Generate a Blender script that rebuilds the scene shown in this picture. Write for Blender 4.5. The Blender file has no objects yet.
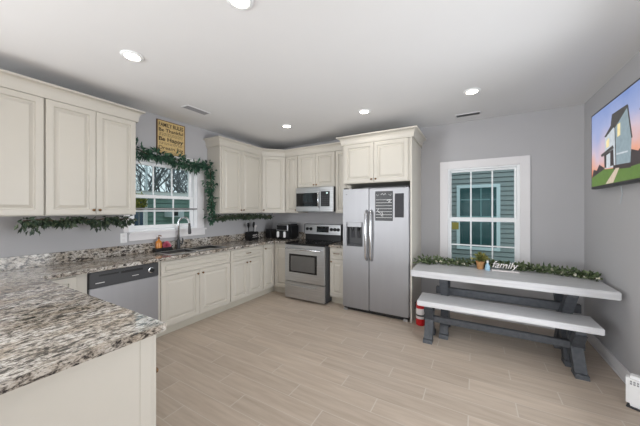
import bpy, bmesh, math, random
from mathutils import Vector, Matrix
random.seed(7)
scene = bpy.context.scene
col = scene.collection

# ------------------------------------------------------------------ camera, sky, exposure
EYE = 1.446
cam_data = bpy.data.cameras.new('camera')
cam_data.sensor_width = 36.0
cam_data.lens = 267.1 / 640 * 36.0
cam_data.shift_y = -2.9 / 640
cam_data.clip_start = 0.02
cam = bpy.data.objects.new('camera', cam_data)
cam.location = (0, 0, EYE)
cam.rotation_euler = (math.radians(90), 0, math.radians(30))
col.objects.link(cam)
scene.camera = cam

world = bpy.data.worlds.new('overcast_sky')
scene.world = world
world.use_nodes = True
bg = world.node_tree.nodes['Background']
bg.inputs['Color'].default_value = (0.90, 0.95, 1.0, 1)
bg.inputs['Strength'].default_value = 1.0

scene.view_settings.view_transform = 'Standard'
scene.view_settings.look = 'None'
scene.view_settings.gamma = 1.0
scene.view_settings.use_curve_mapping = False
scene.view_settings.exposure = 0.38
LAMP_WATTS = 1.3
# added soft fill from behind the camera, no known window there
def area(name, size, size_y, watts, color, loc, rot):
    d = bpy.data.lights.new(name, 'AREA'); d.shape = 'RECTANGLE'; d.size = size; d.size_y = size_y; d.energy = watts; d.color = color
    o = bpy.data.objects.new(name, d); col.objects.link(o); o.location = loc; o.rotation_euler = [math.radians(a) for a in rot]
area('rear_fill', 4.4, 2.4, 36.0, (0.935, 0.967, 1.0), (-1.2, -6.2, 1.25), (120, 0, 0))
# added fill in the invented left opening beyond the peninsula, brightens the right wall
area('side_fill', 3.0, 2.0, 225.0, (0.935, 0.967, 1.0), (-3.5, -2.75, 1.30), (97, 0, -72))
# added fill shining through the invented right wall opening onto the sink side
area('right_fill', 2.2, 2.0, 95.0, (0.935, 0.967, 1.0), (2.6, 1.5, 1.25), (97, 0, 80))

# ------------------------------------------------------------------ materials
def new_mat(name):
    m = bpy.data.materials.new(name); m.use_nodes = True
    nt = m.node_tree
    return m, nt, nt.nodes['Principled BSDF']
def srgb(r, g, b):
    f = lambda c: (c/255/12.92) if c/255 <= 0.04045 else ((c/255+0.055)/1.055)**2.4
    return (f(r), f(g), f(b), 1)
def plain(name, rgb, rough=0.5, metal=0.0, noise=0.0, scale=8.0, bump=0.0, spec=0.5):
    m, nt, p = new_mat(name)
    p.inputs['Base Color'].default_value = srgb(*rgb)
    p.inputs['Roughness'].default_value = rough
    p.inputs['Metallic'].default_value = metal
    p.inputs['Specular IOR Level'].default_value = spec
    if noise or bump:
        tc = nt.nodes.new('ShaderNodeTexCoord'); nz = nt.nodes.new('ShaderNodeTexNoise')
        nz.inputs['Scale'].default_value = scale; nz.inputs['Detail'].default_value = 4
        nt.links.new(tc.outputs['Object'], nz.inputs['Vector'])
        if noise:
            mx = nt.nodes.new('ShaderNodeMix'); mx.data_type = 'RGBA'
            c = srgb(*rgb)
            mx.inputs[6].default_value = tuple(max(0, v*(1-noise)) for v in c[:3]) + (1,)
            mx.inputs[7].default_value = tuple(min(1, v*(1+noise)) for v in c[:3]) + (1,)
            nt.links.new(nz.outputs['Fac'], mx.inputs[0]); nt.links.new(mx.outputs[2], p.inputs['Base Color'])
        if bump:
            b = nt.nodes.new('ShaderNodeBump'); b.inputs['Strength'].default_value = bump; b.inputs['Distance'].default_value = 0.002
            nt.links.new(nz.outputs['Fac'], b.inputs['Height']); nt.links.new(b.outputs['Normal'], p.inputs['Normal'])
    return m
def emit(name, rgb, strength):
    m, nt, p = new_mat(name)
    p.inputs['Base Color'].default_value = srgb(*rgb)
    p.inputs['Emission Color'].default_value = srgb(*rgb)
    p.inputs['Emission Strength'].default_value = strength
    return m
def stretched(name, rgb_a, rgb_b, scale3, rough, metal=0.0, spec=0.5, detail=5):
    m, nt, p = new_mat(name)
    tc = nt.nodes.new('ShaderNodeTexCoord'); mp = nt.nodes.new('ShaderNodeMapping'); nz = nt.nodes.new('ShaderNodeTexNoise')
    mp.inputs['Scale'].default_value = scale3; nz.inputs['Scale'].default_value = 1.0; nz.inputs['Detail'].default_value = detail
    nt.links.new(tc.outputs['Object'], mp.inputs['Vector']); nt.links.new(mp.outputs['Vector'], nz.inputs['Vector'])
    r = nt.nodes.new('ShaderNodeValToRGB')
    r.color_ramp.elements[0].position = 0.32; r.color_ramp.elements[0].color = srgb(*rgb_a)
    r.color_ramp.elements[1].position = 0.68; r.color_ramp.elements[1].color = srgb(*rgb_b)
    nt.links.new(nz.outputs['Fac'], r.inputs['Fac']); nt.links.new(r.outputs['Color'], p.inputs['Base Color'])
    p.inputs['Roughness'].default_value = rough; p.inputs['Metallic'].default_value = metal
    p.inputs['Specular IOR Level'].default_value = spec
    return m
def leafy(name, colors, rough=0.6):
    m, nt, p = new_mat(name)
    g = nt.nodes.new('ShaderNodeNewGeometry'); r = nt.nodes.new('ShaderNodeValToRGB')
    n = len(colors)
    els = r.color_ramp.elements
    while len(els) < n: els.new(0.5)
    for i, c in enumerate(colors):
        els[i].position = i/(n-1); els[i].color = srgb(*c)
    nt.links.new(g.outputs['Random Per Island'], r.inputs['Fac']); nt.links.new(r.outputs['Color'], p.inputs['Base Color'])
    p.inputs['Roughness'].default_value = rough
    return m

M = {}
M['wall'] = plain('grey_wall_paint', (180, 179, 181), 0.75, noise=0.02, scale=3, bump=0.05)
M['ceiling'] = plain('white_ceiling_paint', (229, 229, 230), 0.9, noise=0.01, scale=4)
M['trim'] = plain('white_trim_paint', (228, 226, 227), 0.45, noise=0.01)
M['vinyl'] = plain('white_window_vinyl', (243, 245, 247), 0.35, noise=0.01)
M['cream'] = plain('cream_cabinet_paint', (200, 195, 185), 0.42, noise=0.015, scale=5)
M['cream_toe'] = plain('cream_toe_kick_paint', (192, 187, 174), 0.5, noise=0.02)
M['steel'] = stretched('brushed_stainless_steel', (160, 160, 163), (163, 163, 166), (14, 14, 1.2), 0.5, 0.88)
M['steel_h'] = stretched('brushed_stainless_steel_across', (180, 181, 183), (205, 206, 208), (3, 3, 120), 0.3, 0.92)
M['chrome'] = plain('polished_steel', (215, 217, 220), 0.18, 1.0, noise=0.01)
M['graphite'] = plain('dark_grey_appliance_side', (58, 59, 62), 0.45, noise=0.04)
M['black'] = plain('black_plastic', (22, 22, 24), 0.35, noise=0.1)
M['black_glass'] = plain('black_glass', (14, 14, 16), 0.06, noise=0.05)
M['oven_glass'] = plain('smoky_oven_glass', (88, 86, 84), 0.1, noise=0.06)
M['bronze'] = plain('bronze_knob_metal', (128, 98, 70), 0.3, 0.9, noise=0.05)
M['grey_top'] = stretched('grey_painted_wood_top', (206, 206, 208), (220, 220, 222), (3, 60, 60), 0.38)
M['table_top'] = stretched('grey_painted_table_top', (190, 190, 192), (204, 204, 206), (3, 60, 60), 0.36)
M['grey_leg'] = stretched('charcoal_painted_wood', (66, 69, 74), (82, 85, 90), (30, 30, 30), 0.45)
M['stone_white'] = plain('white_plastic', (238, 238, 238), 0.4, noise=0.01)
M['red'] = plain('red_enamel', (196, 28, 34), 0.3, noise=0.04)
M['label_white'] = plain('white_label_paper', (226, 220, 218), 0.6, noise=0.03)
M['amber'] = plain('amber_plastic', (196, 122, 42), 0.25, noise=0.08)
M['pink'] = plain('pink_fabric', (226, 128, 152), 0.8, noise=0.12, scale=40)
M['terracotta'] = plain('tan_clay', (176, 130, 84), 0.7, noise=0.08, scale=30)
M['blue'] = plain('pale_blue_plastic', (160, 196, 216), 0.35, noise=0.05)
M['blackboard'] = plain('black_board_film', (38, 39, 42), 0.4, noise=0.08, scale=40)
M['speckle'] = plain('dark_speckled_felt', (60, 60, 64), 0.8, noise=0.5, scale=220)
M['chalk'] = plain('white_marker', (214, 214, 214), 0.6, noise=0.05)
M['sign_wood'] = stretched('tan_painted_wood', (196, 168, 112), (214, 188, 134), (8, 40, 40), 0.6)
M['sign_edge'] = plain('brown_sign_edge', (110, 82, 52), 0.6, noise=0.1)
M['sign_ink'] = plain('dark_brown_ink', (40, 28, 18), 0.7, noise=0.1)
M['pine'] = leafy('pine_needle_green', [(28, 58, 46), (46, 84, 64), (70, 106, 82), (36, 68, 58)])
M['pine_dark'] = leafy('dark_pine_green', [(30, 46, 36), (48, 68, 50), (72, 84, 60), (38, 54, 44)])
M['eucalyptus'] = leafy('eucalyptus_green', [(46, 64, 40), (86, 102, 66), (128, 140, 104), (64, 80, 54)])
M['blossom'] = leafy('cream_blossom', [(224, 220, 204), (200, 196, 170), (236, 232, 224)])
M['twig'] = plain('brown_twig', (74, 60, 46), 0.8, noise=0.1)
M['pot_leaf'] = leafy('mixed_plant_leaf', [(70, 84, 44), (110, 118, 60), (150, 140, 76), (54, 66, 40)])
M['sink'] = plain('dark_sink_steel', (110, 110, 110), 0.3, 0.9, noise=0.05)
M['vent_white'] = plain('white_vent_metal', (220, 220, 221), 0.5, noise=0.01)
M['louver'] = plain('grey_vent_louver', (150, 150, 152), 0.6, noise=0.02)
M['vent_dark'] = plain('dark_vent_slots', (90, 90, 92), 0.7, noise=0.03)
M['lamp_glow'] = emit('warm_lamp_diffuser', (255, 247, 230), 6.0)
M['olive'] = plain('olive_sticker_paper', (120, 116, 40), 0.6, noise=0.06)
M['siding_grey'] = plain('grey_green_lap_siding', (142, 150, 150), 0.7, noise=0.04, scale=3)
M['siding_teal'] = plain('teal_lap_siding', (116, 142, 134), 0.7, noise=0.04, scale=3)
M['dark_teal_glass'] = plain('dark_teal_window_glass', (52, 84, 86), 0.12, noise=0.05)
M['navy'] = plain('navy_blue_paint', (40, 62, 84), 0.5, noise=0.05)
M['roofing'] = plain('grey_shingle', (96, 96, 100), 0.9, noise=0.15, scale=30)
M['grass'] = plain('dull_winter_lawn', (120, 128, 84), 0.95, noise=0.2, scale=12)
M['bark'] = plain('grey_brown_bark', (112, 114, 120), 0.9, noise=0.15, scale=20)
M['shrub'] = leafy('yellow_green_shrub_leaf', [(96, 104, 34), (150, 146, 50), (62, 82, 34), (176, 160, 70)])
M['pole_grey'] = plain('pale_grey_pole', (190, 198, 204), 0.6, noise=0.05)

def granite():
    m, nt, p = new_mat('speckled_granite')
    N = nt.nodes.new; L = nt.links.new
    tc = N('ShaderNodeTexCoord'); mp = N('ShaderNodeMapping')
    mp.inputs['Rotation'].default_value = (0, 0, math.radians(10)); mp.inputs['Scale'].default_value = (2.0, 1.0, 1.8)
    L(tc.outputs['Object'], mp.inputs['Vector'])
    n1 = N('ShaderNodeTexNoise'); n1.inputs['Scale'].default_value = 26; n1.inputs['Detail'].default_value = 7; n1.inputs['Roughness'].default_value = 0.68; n1.inputs['Distortion'].default_value = 0.5
    n2 = N('ShaderNodeTexNoise'); n2.inputs['Scale'].default_value = 75; n2.inputs['Detail'].default_value = 5; n2.inputs['Roughness'].default_value = 0.7
    n3 = N('ShaderNodeTexNoise'); n3.inputs['Scale'].default_value = 5; n3.inputs['Detail'].default_value = 3
    for n in (n1, n2, n3): L(mp.outputs['Vector'], n.inputs['Vector'])
    r1 = N('ShaderNodeValToRGB'); e = r1.color_ramp.elements
    e[0].position = 0.37; e[0].color = srgb(36, 36, 38)
    e[1].position = 0.66; e[1].color = srgb(224, 222, 218)
    a = e.new(0.425); a.color = srgb(84, 80, 78)
    b = e.new(0.475); b.color = srgb(164, 157, 149)
    c = e.new(0.55); c.color = srgb(206, 201, 194)
    L(n1.outputs['Fac'], r1.inputs['Fac'])
    r2 = N('ShaderNodeValToRGB'); r2.color_ramp.elements[0].position = 0.38; r2.color_ramp.elements[0].color = (0.12, 0.11, 0.10, 1)
    r2.color_ramp.elements[1].position = 0.50; r2.color_ramp.elements[1].color = (1, 1, 1, 1)
    L(n2.outputs['Fac'], r2.inputs['Fac'])
    mx = N('ShaderNodeMix'); mx.data_type = 'RGBA'; mx.blend_type = 'MULTIPLY'; mx.inputs[0].default_value = 0.8
    L(r1.outputs['Color'], mx.inputs[6]); L(r2.outputs['Color'], mx.inputs[7])
    r3 = N('ShaderNodeValToRGB'); r3.color_ramp.elements[0].position = 0.38; r3.color_ramp.elements[0].color = srgb(206, 194, 179)
    r3.color_ramp.elements[1].position = 0.62; r3.color_ramp.elements[1].color = (1, 1, 1, 1)
    L(n3.outputs['Fac'], r3.inputs['Fac'])
    m2 = N('ShaderNodeMix'); m2.data_type = 'RGBA'; m2.blend_type = 'MULTIPLY'; m2.inputs[0].default_value = 0.8
    L(mx.outputs[2], m2.inputs[6]); L(r3.outputs['Color'], m2.inputs[7])
    L(m2.outputs[2], p.inputs['Base Color'])
    p.inputs['Roughness'].default_value = 0.09
    return m
M['granite'] = granite()

def floor_tiles():
    m, nt, p = new_mat('wood_look_floor_tile')
    N = nt.nodes.new; L = nt.links.new
    tc = N('ShaderNodeTexCoord'); sx = N('ShaderNodeSeparateXYZ'); L(tc.outputs['Object'], sx.inputs[0])
    def mt(op, a, b=None):
        n = N('ShaderNodeMath'); n.operation = op
        for i, v in enumerate((a, b)):
            if v is None: continue
            if isinstance(v, (int, float)): n.inputs[i].default_value = v
            else: L(v, n.inputs[i])
        return n.outputs[0]
    ROW, LEN = 0.157, 0.912
    yv = mt('DIVIDE', mt('SUBTRACT', sx.outputs['Y'], 2.78 - ROW*60), ROW)
    row = mt('FLOOR', yv); fy = mt('FRACT', yv)
    # rows nearer the camera slide one third of a tile to the right
    shift = mt('MULTIPLY', mt('SUBTRACT', row, 60), -LEN/3)
    xv = mt('DIVIDE', mt('SUBTRACT', mt('SUBTRACT', sx.outputs['X'], 0.268 - LEN*40), shift), LEN)
    colm = mt('FLOOR', xv); fx = mt('FRACT', xv)
    gy = mt('MULTIPLY', mt('MINIMUM', fy, mt('SUBTRACT', 1, fy)), ROW)
    gx = mt('MULTIPLY', mt('MINIMUM', fx, mt('SUBTRACT', 1, fx)), LEN)
    g = mt('MINIMUM', gy, mt('MULTIPLY', gx, 0.6))
    mask = N('ShaderNodeMapRange'); mask.inputs['From Min'].default_value = 0.0012; mask.inputs['From Max'].default_value = 0.0032
    L(g, mask.inputs['Value'])
    cmb = N('ShaderNodeCombineXYZ'); L(colm, cmb.inputs[0]); L(row, cmb.inputs[1])
    wn = N('ShaderNodeTexWhiteNoise'); wn.noise_dimensions = '2D'; L(cmb.outputs[0], wn.inputs['Vector'])
    # grain streaks
    ad = N('ShaderNodeVectorMath'); ad.operation = 'MULTIPLY_ADD'
    L(wn.outputs['Color'], ad.inputs[0]); ad.inputs[1].default_value = (7, 7, 7); L(tc.outputs['Object'], ad.inputs[2])
    mp = N('ShaderNodeMapping'); mp.inputs['Scale'].default_value = (2.2, 26, 1); L(ad.outputs[0], mp.inputs['Vector'])
    nz = N('ShaderNodeTexNoise'); nz.inputs['Scale'].default_value = 1.0; nz.inputs['Detail'].default_value = 6; nz.inputs['Roughness'].default_value = 0.6
    L(mp.outputs['Vector'], nz.inputs['Vector'])
    r = N('ShaderNodeValToRGB'); r.color_ramp.elements[0].position = 0.3; r.color_ramp.elements[0].color = srgb(178, 162, 146)
    r.color_ramp.elements[1].position = 0.72; r.color_ramp.elements[1].color = srgb(200, 185, 170)
    L(nz.outputs['Fac'], r.inputs['Fac'])
    tone = N('ShaderNodeMapRange'); tone.inputs['To Min'].default_value = 0.94; tone.inputs['To Max'].default_value = 1.04
    L(wn.outputs['Value'], tone.inputs['Value'])
    hs = N('ShaderNodeHueSaturation'); L(tone.outputs[0], hs.inputs['Value']); L(r.outputs['Color'], hs.inputs['Color'])
    mx = N('ShaderNodeMix'); mx.data_type = 'RGBA'; mx.inputs[6].default_value = srgb(202, 193, 182)
    L(mask.outputs[0], mx.inputs[0]); L(hs.outputs['Color'], mx.inputs[7])
    L(mx.outputs[2], p.inputs['Base Color'])
    bp = N('ShaderNodeBump'); bp.inputs['Strength'].default_value = 0.25; bp.inputs['Distance'].default_value = 0.002
    L(mask.outputs[0], bp.inputs['Height']); L(bp.outputs['Normal'], p.inputs['Normal'])
    p.inputs['Roughness'].default_value = 0.38
    return m
M['floor'] = floor_tiles()

def glass(name, tint):
    m = bpy.data.materials.new(name); m.use_nodes = True; nt = m.node_tree
    nt.nodes.clear(); N = nt.nodes.new
    out = N('ShaderNodeOutputMaterial'); mix = N('ShaderNodeMixShader'); fr = N('ShaderNodeFresnel'); fr.inputs['IOR'].default_value = 1.14
    t = N('ShaderNodeBsdfTransparent'); t.inputs['Color'].default_value = tint
    g = N('ShaderNodeBsdfGlossy'); g.inputs['Roughness'].default_value = 0.02
    nt.links.new(fr.outputs[0], mix.inputs[0]); nt.links.new(t.outputs[0], mix.inputs[1]); nt.links.new(g.outputs[0], mix.inputs[2])
    nt.links.new(mix.outputs[0], out.inputs['Surface'])
    return m
M['glass'] = glass('tinted_window_glass', (0.80, 0.87, 0.87, 1))

# ------------------------------------------------------------------ mesh helpers
ORG = {}
def set_props(o, label=None, cat=None, group=None, kind=None):
    if label: o['label'] = label
    if cat: o['category'] = cat
    if group: o['group'] = group
    if kind: o['kind'] = kind
    return o
def thing(name, label, cat, loc, group=None, kind=None):
    o = bpy.data.objects.new(name, None); o.empty_display_size = 0.05
    col.objects.link(o); o.location = loc; ORG[o.name] = Vector(loc)
    return set_props(o, label, cat, group, kind)
class MB:
    def __init__(s, mat=None):
        s.bm = bmesh.new(); s.M = mat or Matrix.Identity(4)
    def _fin(s, vs):
        if s.M != Matrix.Identity(4): bmesh.ops.transform(s.bm, matrix=s.M, verts=vs)
    def box(s, x0, x1, y0, y1, z0, z1, bev=0.0, seg=2):
        c = [(x, y, z) for x in (x0, x1) for y in (y0, y1) for z in (z0, z1)]
        vs = [s.bm.verts.new(p) for p in c]
        fs = [s.bm.faces.new([vs[i] for i in q]) for q in ((0,1,3,2),(4,6,7,5),(0,4,5,1),(2,3,7,6),(0,2,6,4),(1,5,7,3))]
        bmesh.ops.recalc_face_normals(s.bm, faces=fs)
        if bev > 0:
            es = list({e for f in fs for e in f.edges})
            r = bmesh.ops.bevel(s.bm, geom=vs+es, offset=bev, segments=seg, affect='EDGES', clamp_overlap=True)
            vs = list({v for f in r['faces'] for v in f.verts} | {v for v in vs if v.is_valid})
        s._fin(vs); return s
    def prism(s, poly, z0, z1):
        lo = [s.bm.verts.new((x, y, z0)) for x, y in poly]; hi = [s.bm.verts.new((x, y, z1)) for x, y in poly]
        n = len(poly); s.bm.faces.new(lo); s.bm.faces.new(hi)
        for i in range(n): s.bm.faces.new((lo[i], lo[(i+1) % n], hi[(i+1) % n], hi[i]))
        s._fin(lo+hi); return s
    def extrude(s, poly3, d):
        d = Vector(d); a = [s.bm.verts.new(p) for p in poly3]; b = [s.bm.verts.new(Vector(p)+d) for p in poly3]
        n = len(a); s.bm.faces.new(a); s.bm.faces.new(b)
        for i in range(n): s.bm.faces.new((a[i], a[(i+1) % n], b[(i+1) % n], b[i]))
        s._fin(a+b); return s
    def rings(s, loops, caps=(True, True), closed=False):
        R = [[s.bm.verts.new(p) for p in lp] for lp in loops]
        n = len(R[0]); m = len(R)
        for j in range(m if closed else m-1):
            A, B = R[j], R[(j+1) % m]
            for i in range(n): s.bm.faces.new((A[i], A[(i+1) % n], B[(i+1) % n], B[i]))
        if not closed:
            if caps[0]: s.bm.faces.new(R[0])
            if caps[1]: s.bm.faces.new(R[-1])
        s._fin([v for r in R for v in r]); return s
    def tube(s, pts, r, seg=10):
        pts = [Vector(p) for p in pts]; n = len(pts)
        rs = r if isinstance(r, (list, tuple)) else [r]*n
        loops = []; up = None
        for i in range(n):
            t = (pts[min(i+1, n-1)] - pts[max(i-1, 0)]).normalized()
            if up is None:
                up = Vector((0, 0, 1)) if abs(t.z) < 0.9 else Vector((1, 0, 0))
            a = (up - t*up.dot(t)).normalized(); up = a; b = t.cross(a)
            loops.append([pts[i] + (a*math.cos(q)+b*math.sin(q))*rs[i] for q in [2*math.pi*k/seg for k in range(seg)]])
        return s.rings(loops)
    def lathe(s, c, prof, seg=24, axis=(0, 0, 1)):
        c = Vector(c); ax = Vector(axis).normalized()
        u = Vector((1, 0, 0)) if abs(ax.x) < 0.9 else Vector((0, 1, 0))
        u = (u - ax*u.dot(ax)).normalized(); v = ax.cross(u)
        return s.rings([[c + ax*z + (u*math.cos(q)+v*math.sin(q))*max(r, 1e-4) for q in [2*math.pi*k/seg for k in range(seg)]] for r, z in prof])
    def leaf(s, p, d, w, side=None, fold=0.25):
        p = Vector(p); d = Vector(d); L = d.length; t = d.normalized()
        sd = Vector(side) if side else Vector((random.uniform(-1, 1), random.uniform(-1, 1), random.uniform(-1, 1)))
        sd = (sd - t*sd.dot(t))
        sd = sd.normalized() if sd.length > 1e-4 else t.orthogonal().normalized()
        nn = t.cross(sd)
        a = s.bm.verts.new(p); b = s.bm.verts.new(p+d*0.45+sd*w-nn*w*fold); c = s.bm.verts.new(p+d); e = s.bm.verts.new(p+d*0.45-sd*w-nn*w*fold)
        m = s.bm.verts.new(p+d*0.5)
        s.bm.faces.new((a, b, m)); s.bm.faces.new((b, c, m)); s.bm.faces.new((c, e, m)); s.bm.faces.new((e, a, m))
        s._fin([a, b, c, e, m]); return s
    def build(s, name, mat, parent=None, smooth=False, loc=None, recalc=True, **props):
        bm = s.bm
        if recalc: bmesh.ops.recalc_face_normals(bm, faces=bm.faces)
        if parent is not None: o0 = ORG[parent.name]
        elif loc is not None: o0 = Vector(loc)
        else:
            xs = [v.co for v in bm.verts]
            lo = Vector([min(v[i] for v in xs) for i in range(3)]); hi = Vector([max(v[i] for v in xs) for i in range(3)])
            o0 = Vector(((lo.x+hi.x)/2, (lo.y+hi.y)/2, lo.z))
        bmesh.ops.translate(bm, vec=-o0, verts=bm.verts)
        me = bpy.data.meshes.new(name); bm.to_mesh(me); bm.free()
        mats = mat if isinstance(mat, (list, tuple)) else [mat]
        for x in mats: me.materials.append(x)
        if smooth:
            for pl in me.polygons: pl.use_smooth = True
            if smooth == 'angle':
                try: me.set_sharp_from_angle(angle=math.radians(40))
                except Exception: pass
        o = bpy.data.objects.new(name, me); col.objects.link(o)
        if parent is not None: o.parent = parent
        else: o.location = o0
        ORG[o.name] = o0
        set_props(o, **props)
        return o
def text(name, body, size, mat, mtx, parent, extrude=0.0008, align='LEFT', width=None, shear=0.0, bold=0.0):
    cu = bpy.data.curves.new(name, 'FONT'); cu.body = body; cu.size = size; cu.extrude = extrude; cu.align_x = align; cu.shear = shear; cu.offset = bold
    tmp = bpy.data.objects.new('tmp_text', cu); col.objects.link(tmp)
    bpy.context.view_layer.update()
    me = bpy.data.meshes.new_from_object(tmp.evaluated_get(bpy.context.evaluated_depsgraph_get()))
    bpy.data.objects.remove(tmp)
    if width:
        xs = [v.co.x for v in me.vertices]; k = width/(max(xs)-min(xs)); x0 = min(xs)
        for v in me.vertices: v.co.x = (v.co.x-x0)*k
    me.transform(Matrix.Translation(-ORG[parent.name]) @ mtx)
    me.materials.clear(); me.materials.append(mat)
    o = bpy.data.objects.new(name, me); col.objects.link(o); o.parent = parent; ORG[o.name] = ORG[parent.name]
    return o
def frame_matrix(o, u, n):
    """local a along u, local b outward along n, local c up"""
    u = Vector(u).normalized(); n = Vector(n).normalized()
    return Matrix(((u.x, n.x, 0, o[0]), (u.y, n.y, 0, o[1]), (0, 0, 1, o[2] if len(o) > 2 else 0), (0, 0, 0, 1)))

# ------------------------------------------------------------------ room shell
XW, XR, YB, YF, H = -3.57, 1.11, 4.23, -6.5, 2.68
T = 0.14
mb = MB(); mb.box(XW-T, XR+T, YF, YB+T, -0.12, 0.0); mb.build('floor', M['floor'], loc=(0, 0, 0), kind='structure')
mb = MB(); mb.box(XW-T, XR+T, YF, YB+T, H, H+0.12); mb.build('ceiling', M['ceiling'], kind='structure')
WL = dict(y0=1.61, y1=2.53, z0=1.18, z1=2.09)       # opening over the sink
mb = MB()
mb.box(XW-T, XW, YF, -4.3, 0, H); mb.box(XW-T, XW, -4.3, -1.2, 2.35, H); mb.box(XW-T, XW, -1.2, WL['y0'], 0, H); mb.box(XW-T, XW, WL['y1'], YB+T, 0, H)  # unseen opening behind the peninsula, added for the side fill light
mb.box(XW-T, XW, WL['y0'], WL['y1'], 0, WL['z0']); mb.box(XW-T, XW, WL['y0'], WL['y1'], WL['z1'], H)
mb.build('wall_left', M['wall'], kind='structure')
WB = dict(x0=-0.325, x1=0.505, z0=0.62, z1=2.03)
mb = MB()
mb.box(XW, WB['x0'], YB, YB+T, 0, H); mb.box(WB['x1'], XR+T, YB, YB+T, 0, H)
mb.box(WB['x0'], WB['x1'], YB, YB+T, 0, WB['z0']); mb.box(WB['x0'], WB['x1'], YB, YB+T, WB['z1'], H)
mb.build('wall_back', M['wall'], kind='structure')
mb = MB(); mb.box(XR, XR+T, 2.70, YB, 0, H); mb.box(XR, XR+T, 0.90, 2.70, 2.15, H); mb.box(XR, XR+T, 0.90, 2.70, 0, 0.42); mb.box(XR, XR+T, YF, 0.90, 0, H)      # unseen opening beside the camera, added to let the right fill in
mb.build('wall_right', M['wall'], kind='structure')
def baseboard(name, pts, n):
    pass
mb = MB(); mb.box(XR-0.014, XR, YF, YB, 0, 0.115, 0.003); mb.box(XR-0.026, XR-0.014, YF, YB-0.03, 0, 0.02, 0.005)
mb.build('baseboard_right', M['trim'], kind='structure')
mb = MB(); mb.box(-0.68, XR-0.027, YB-0.014, YB, 0, 0.115, 0.003); mb.box(-0.68, XR-0.027, YB-0.026, YB-0.014, 0, 0.02, 0.005)
mb.build('baseboard_back', M['trim'], kind='structure')

# back window
w = thing('window_1', 'white double hung window behind the grey table', None, (0.09, YB, 0.62), kind='structure')
mb = MB()
cw = 0.105
mb.box(WB['x0']-cw, WB['x0'], YB-0.022, YB, WB['z0']-0.02, WB['z1']+cw, 0.004)
mb.box(WB['x1'], WB['x1']+cw, YB-0.022, YB, WB['z0']-0.02, WB['z1']+cw, 0.004)
mb.box(WB['x0'], WB['x1'], YB-0.022, YB, WB['z1'], WB['z1']+cw, 0.004)
mb.box(WB['x0']-cw-0.02, WB['x1']+cw+0.02, YB-0.05, YB, WB['z0']-0.045, WB['z0']-0.02, 0.004)
mb.box(WB['x0']-cw, WB['x1']+cw, YB-0.02, YB, WB['z0']-0.13, WB['z0']-0.045, 0.004)
mb.build('casing', M['trim'], w)
mb = MB(); fy0, fy1 = YB+0.0, YB+0.12
mb.box(WB['x0'], WB['x0']+0.02, fy0, fy1, WB['z0'], WB['z1']); mb.box(WB['x1']-0.03, WB['x1'], fy0, fy1, WB['z0'], WB['z1'])
mb.box(WB['x0']+0.02, WB['x1']-0.03, fy0, fy1, WB['z1']-0.02, WB['z1']); mb.box(WB['x0']+0.02, WB['x1']-0.03, fy0, fy1, WB['z0'], WB['z0']+0.02)
mb.build('window_frame', M['vinyl'], w)
def sash(name, parent, axis, a0, a1, z0, z1, d0, d1, stile, rails, muntins, hbars, mw=0.018):
    mb = MB()
    def bx(p0, p1, q0, q1, e=0.0):
        if axis == 'x': mb.box(p0, p1, d0+e, d1-e, q0, q1, 0.002, 1)
        else: mb.box(d0+e, d1-e, p0, p1, q0, q1, 0.002, 1)
    bx(a0, a0+stile, z0, z1); bx(a1-stile, a1, z0, z1); bx(a0+stile, a1-stile, z0, z0+rails[0]); bx(a0+stile, a1-stile, z1-rails[1], z1)
    for m_ in muntins: bx(m_-mw/2, m_+mw/2, z0+rails[0], z1-rails[1], 0.006)
    for hh in hbars: bx(a0+stile, a1-stile, hh-mw/2, hh+mw/2, 0.0065)
    o = mb.build(name, M['vinyl'], parent)
    mb = MB(); dm = (d0+d1)/2
    if axis == 'x': mb.box(a0+stile*0.8, a1-stile*0.8, dm-0.002, dm+0.002, z0+rails[0]*0.8, z1-rails[1]*0.8)
    else: mb.box(dm-0.002, dm+0.002, a0+stile*0.8, a1-stile*0.8, z0+rails[0]*0.8, z1-rails[1]*0.8)
    mb.build('glass_pane', M['glass'], o)
    return o
sash('upper_sash', w, 'x', -0.305, 0.475, 1.30, 2.01, YB+0.055, YB+0.085, 0.022, (0.045, 0.028), (-0.040, 0.212), ())
sash('lower_sash', w, 'x', -0.305, 0.475, 0.64, 1.338, YB+0.02, YB+0.05, 0.022, (0.05, 0.05), (-0.040, 0.212), (0.958,))
mb = MB(); mb.box(-0.276, -0.19, YB+0.0295, YB+0.0325, 1.172, 1.272)
mb.build('window_sticker', M['olive'], label='olive green sticker at the top left of the lower back window pane', cat='sticker')

# outlet
r = thing('wall_outlet', 'white double outlet plate on the wall just left of the sink window', 'outlet', (XW, 1.565, 1.06))
mb = MB(); mb.box(XW, XW+0.006, 1.530, 1.600, 1.060, 1.175, 0.003, 1); mb.build('cover_plate', M['stone_white'], r)
for z in (1.092, 1.143):
    mb = MB(); mb.box(XW+0.0055, XW+0.0085, 1.549, 1.581, z-0.016, z+0.016, 0.002, 1); mb.build('socket', M['trim'], r)
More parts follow.
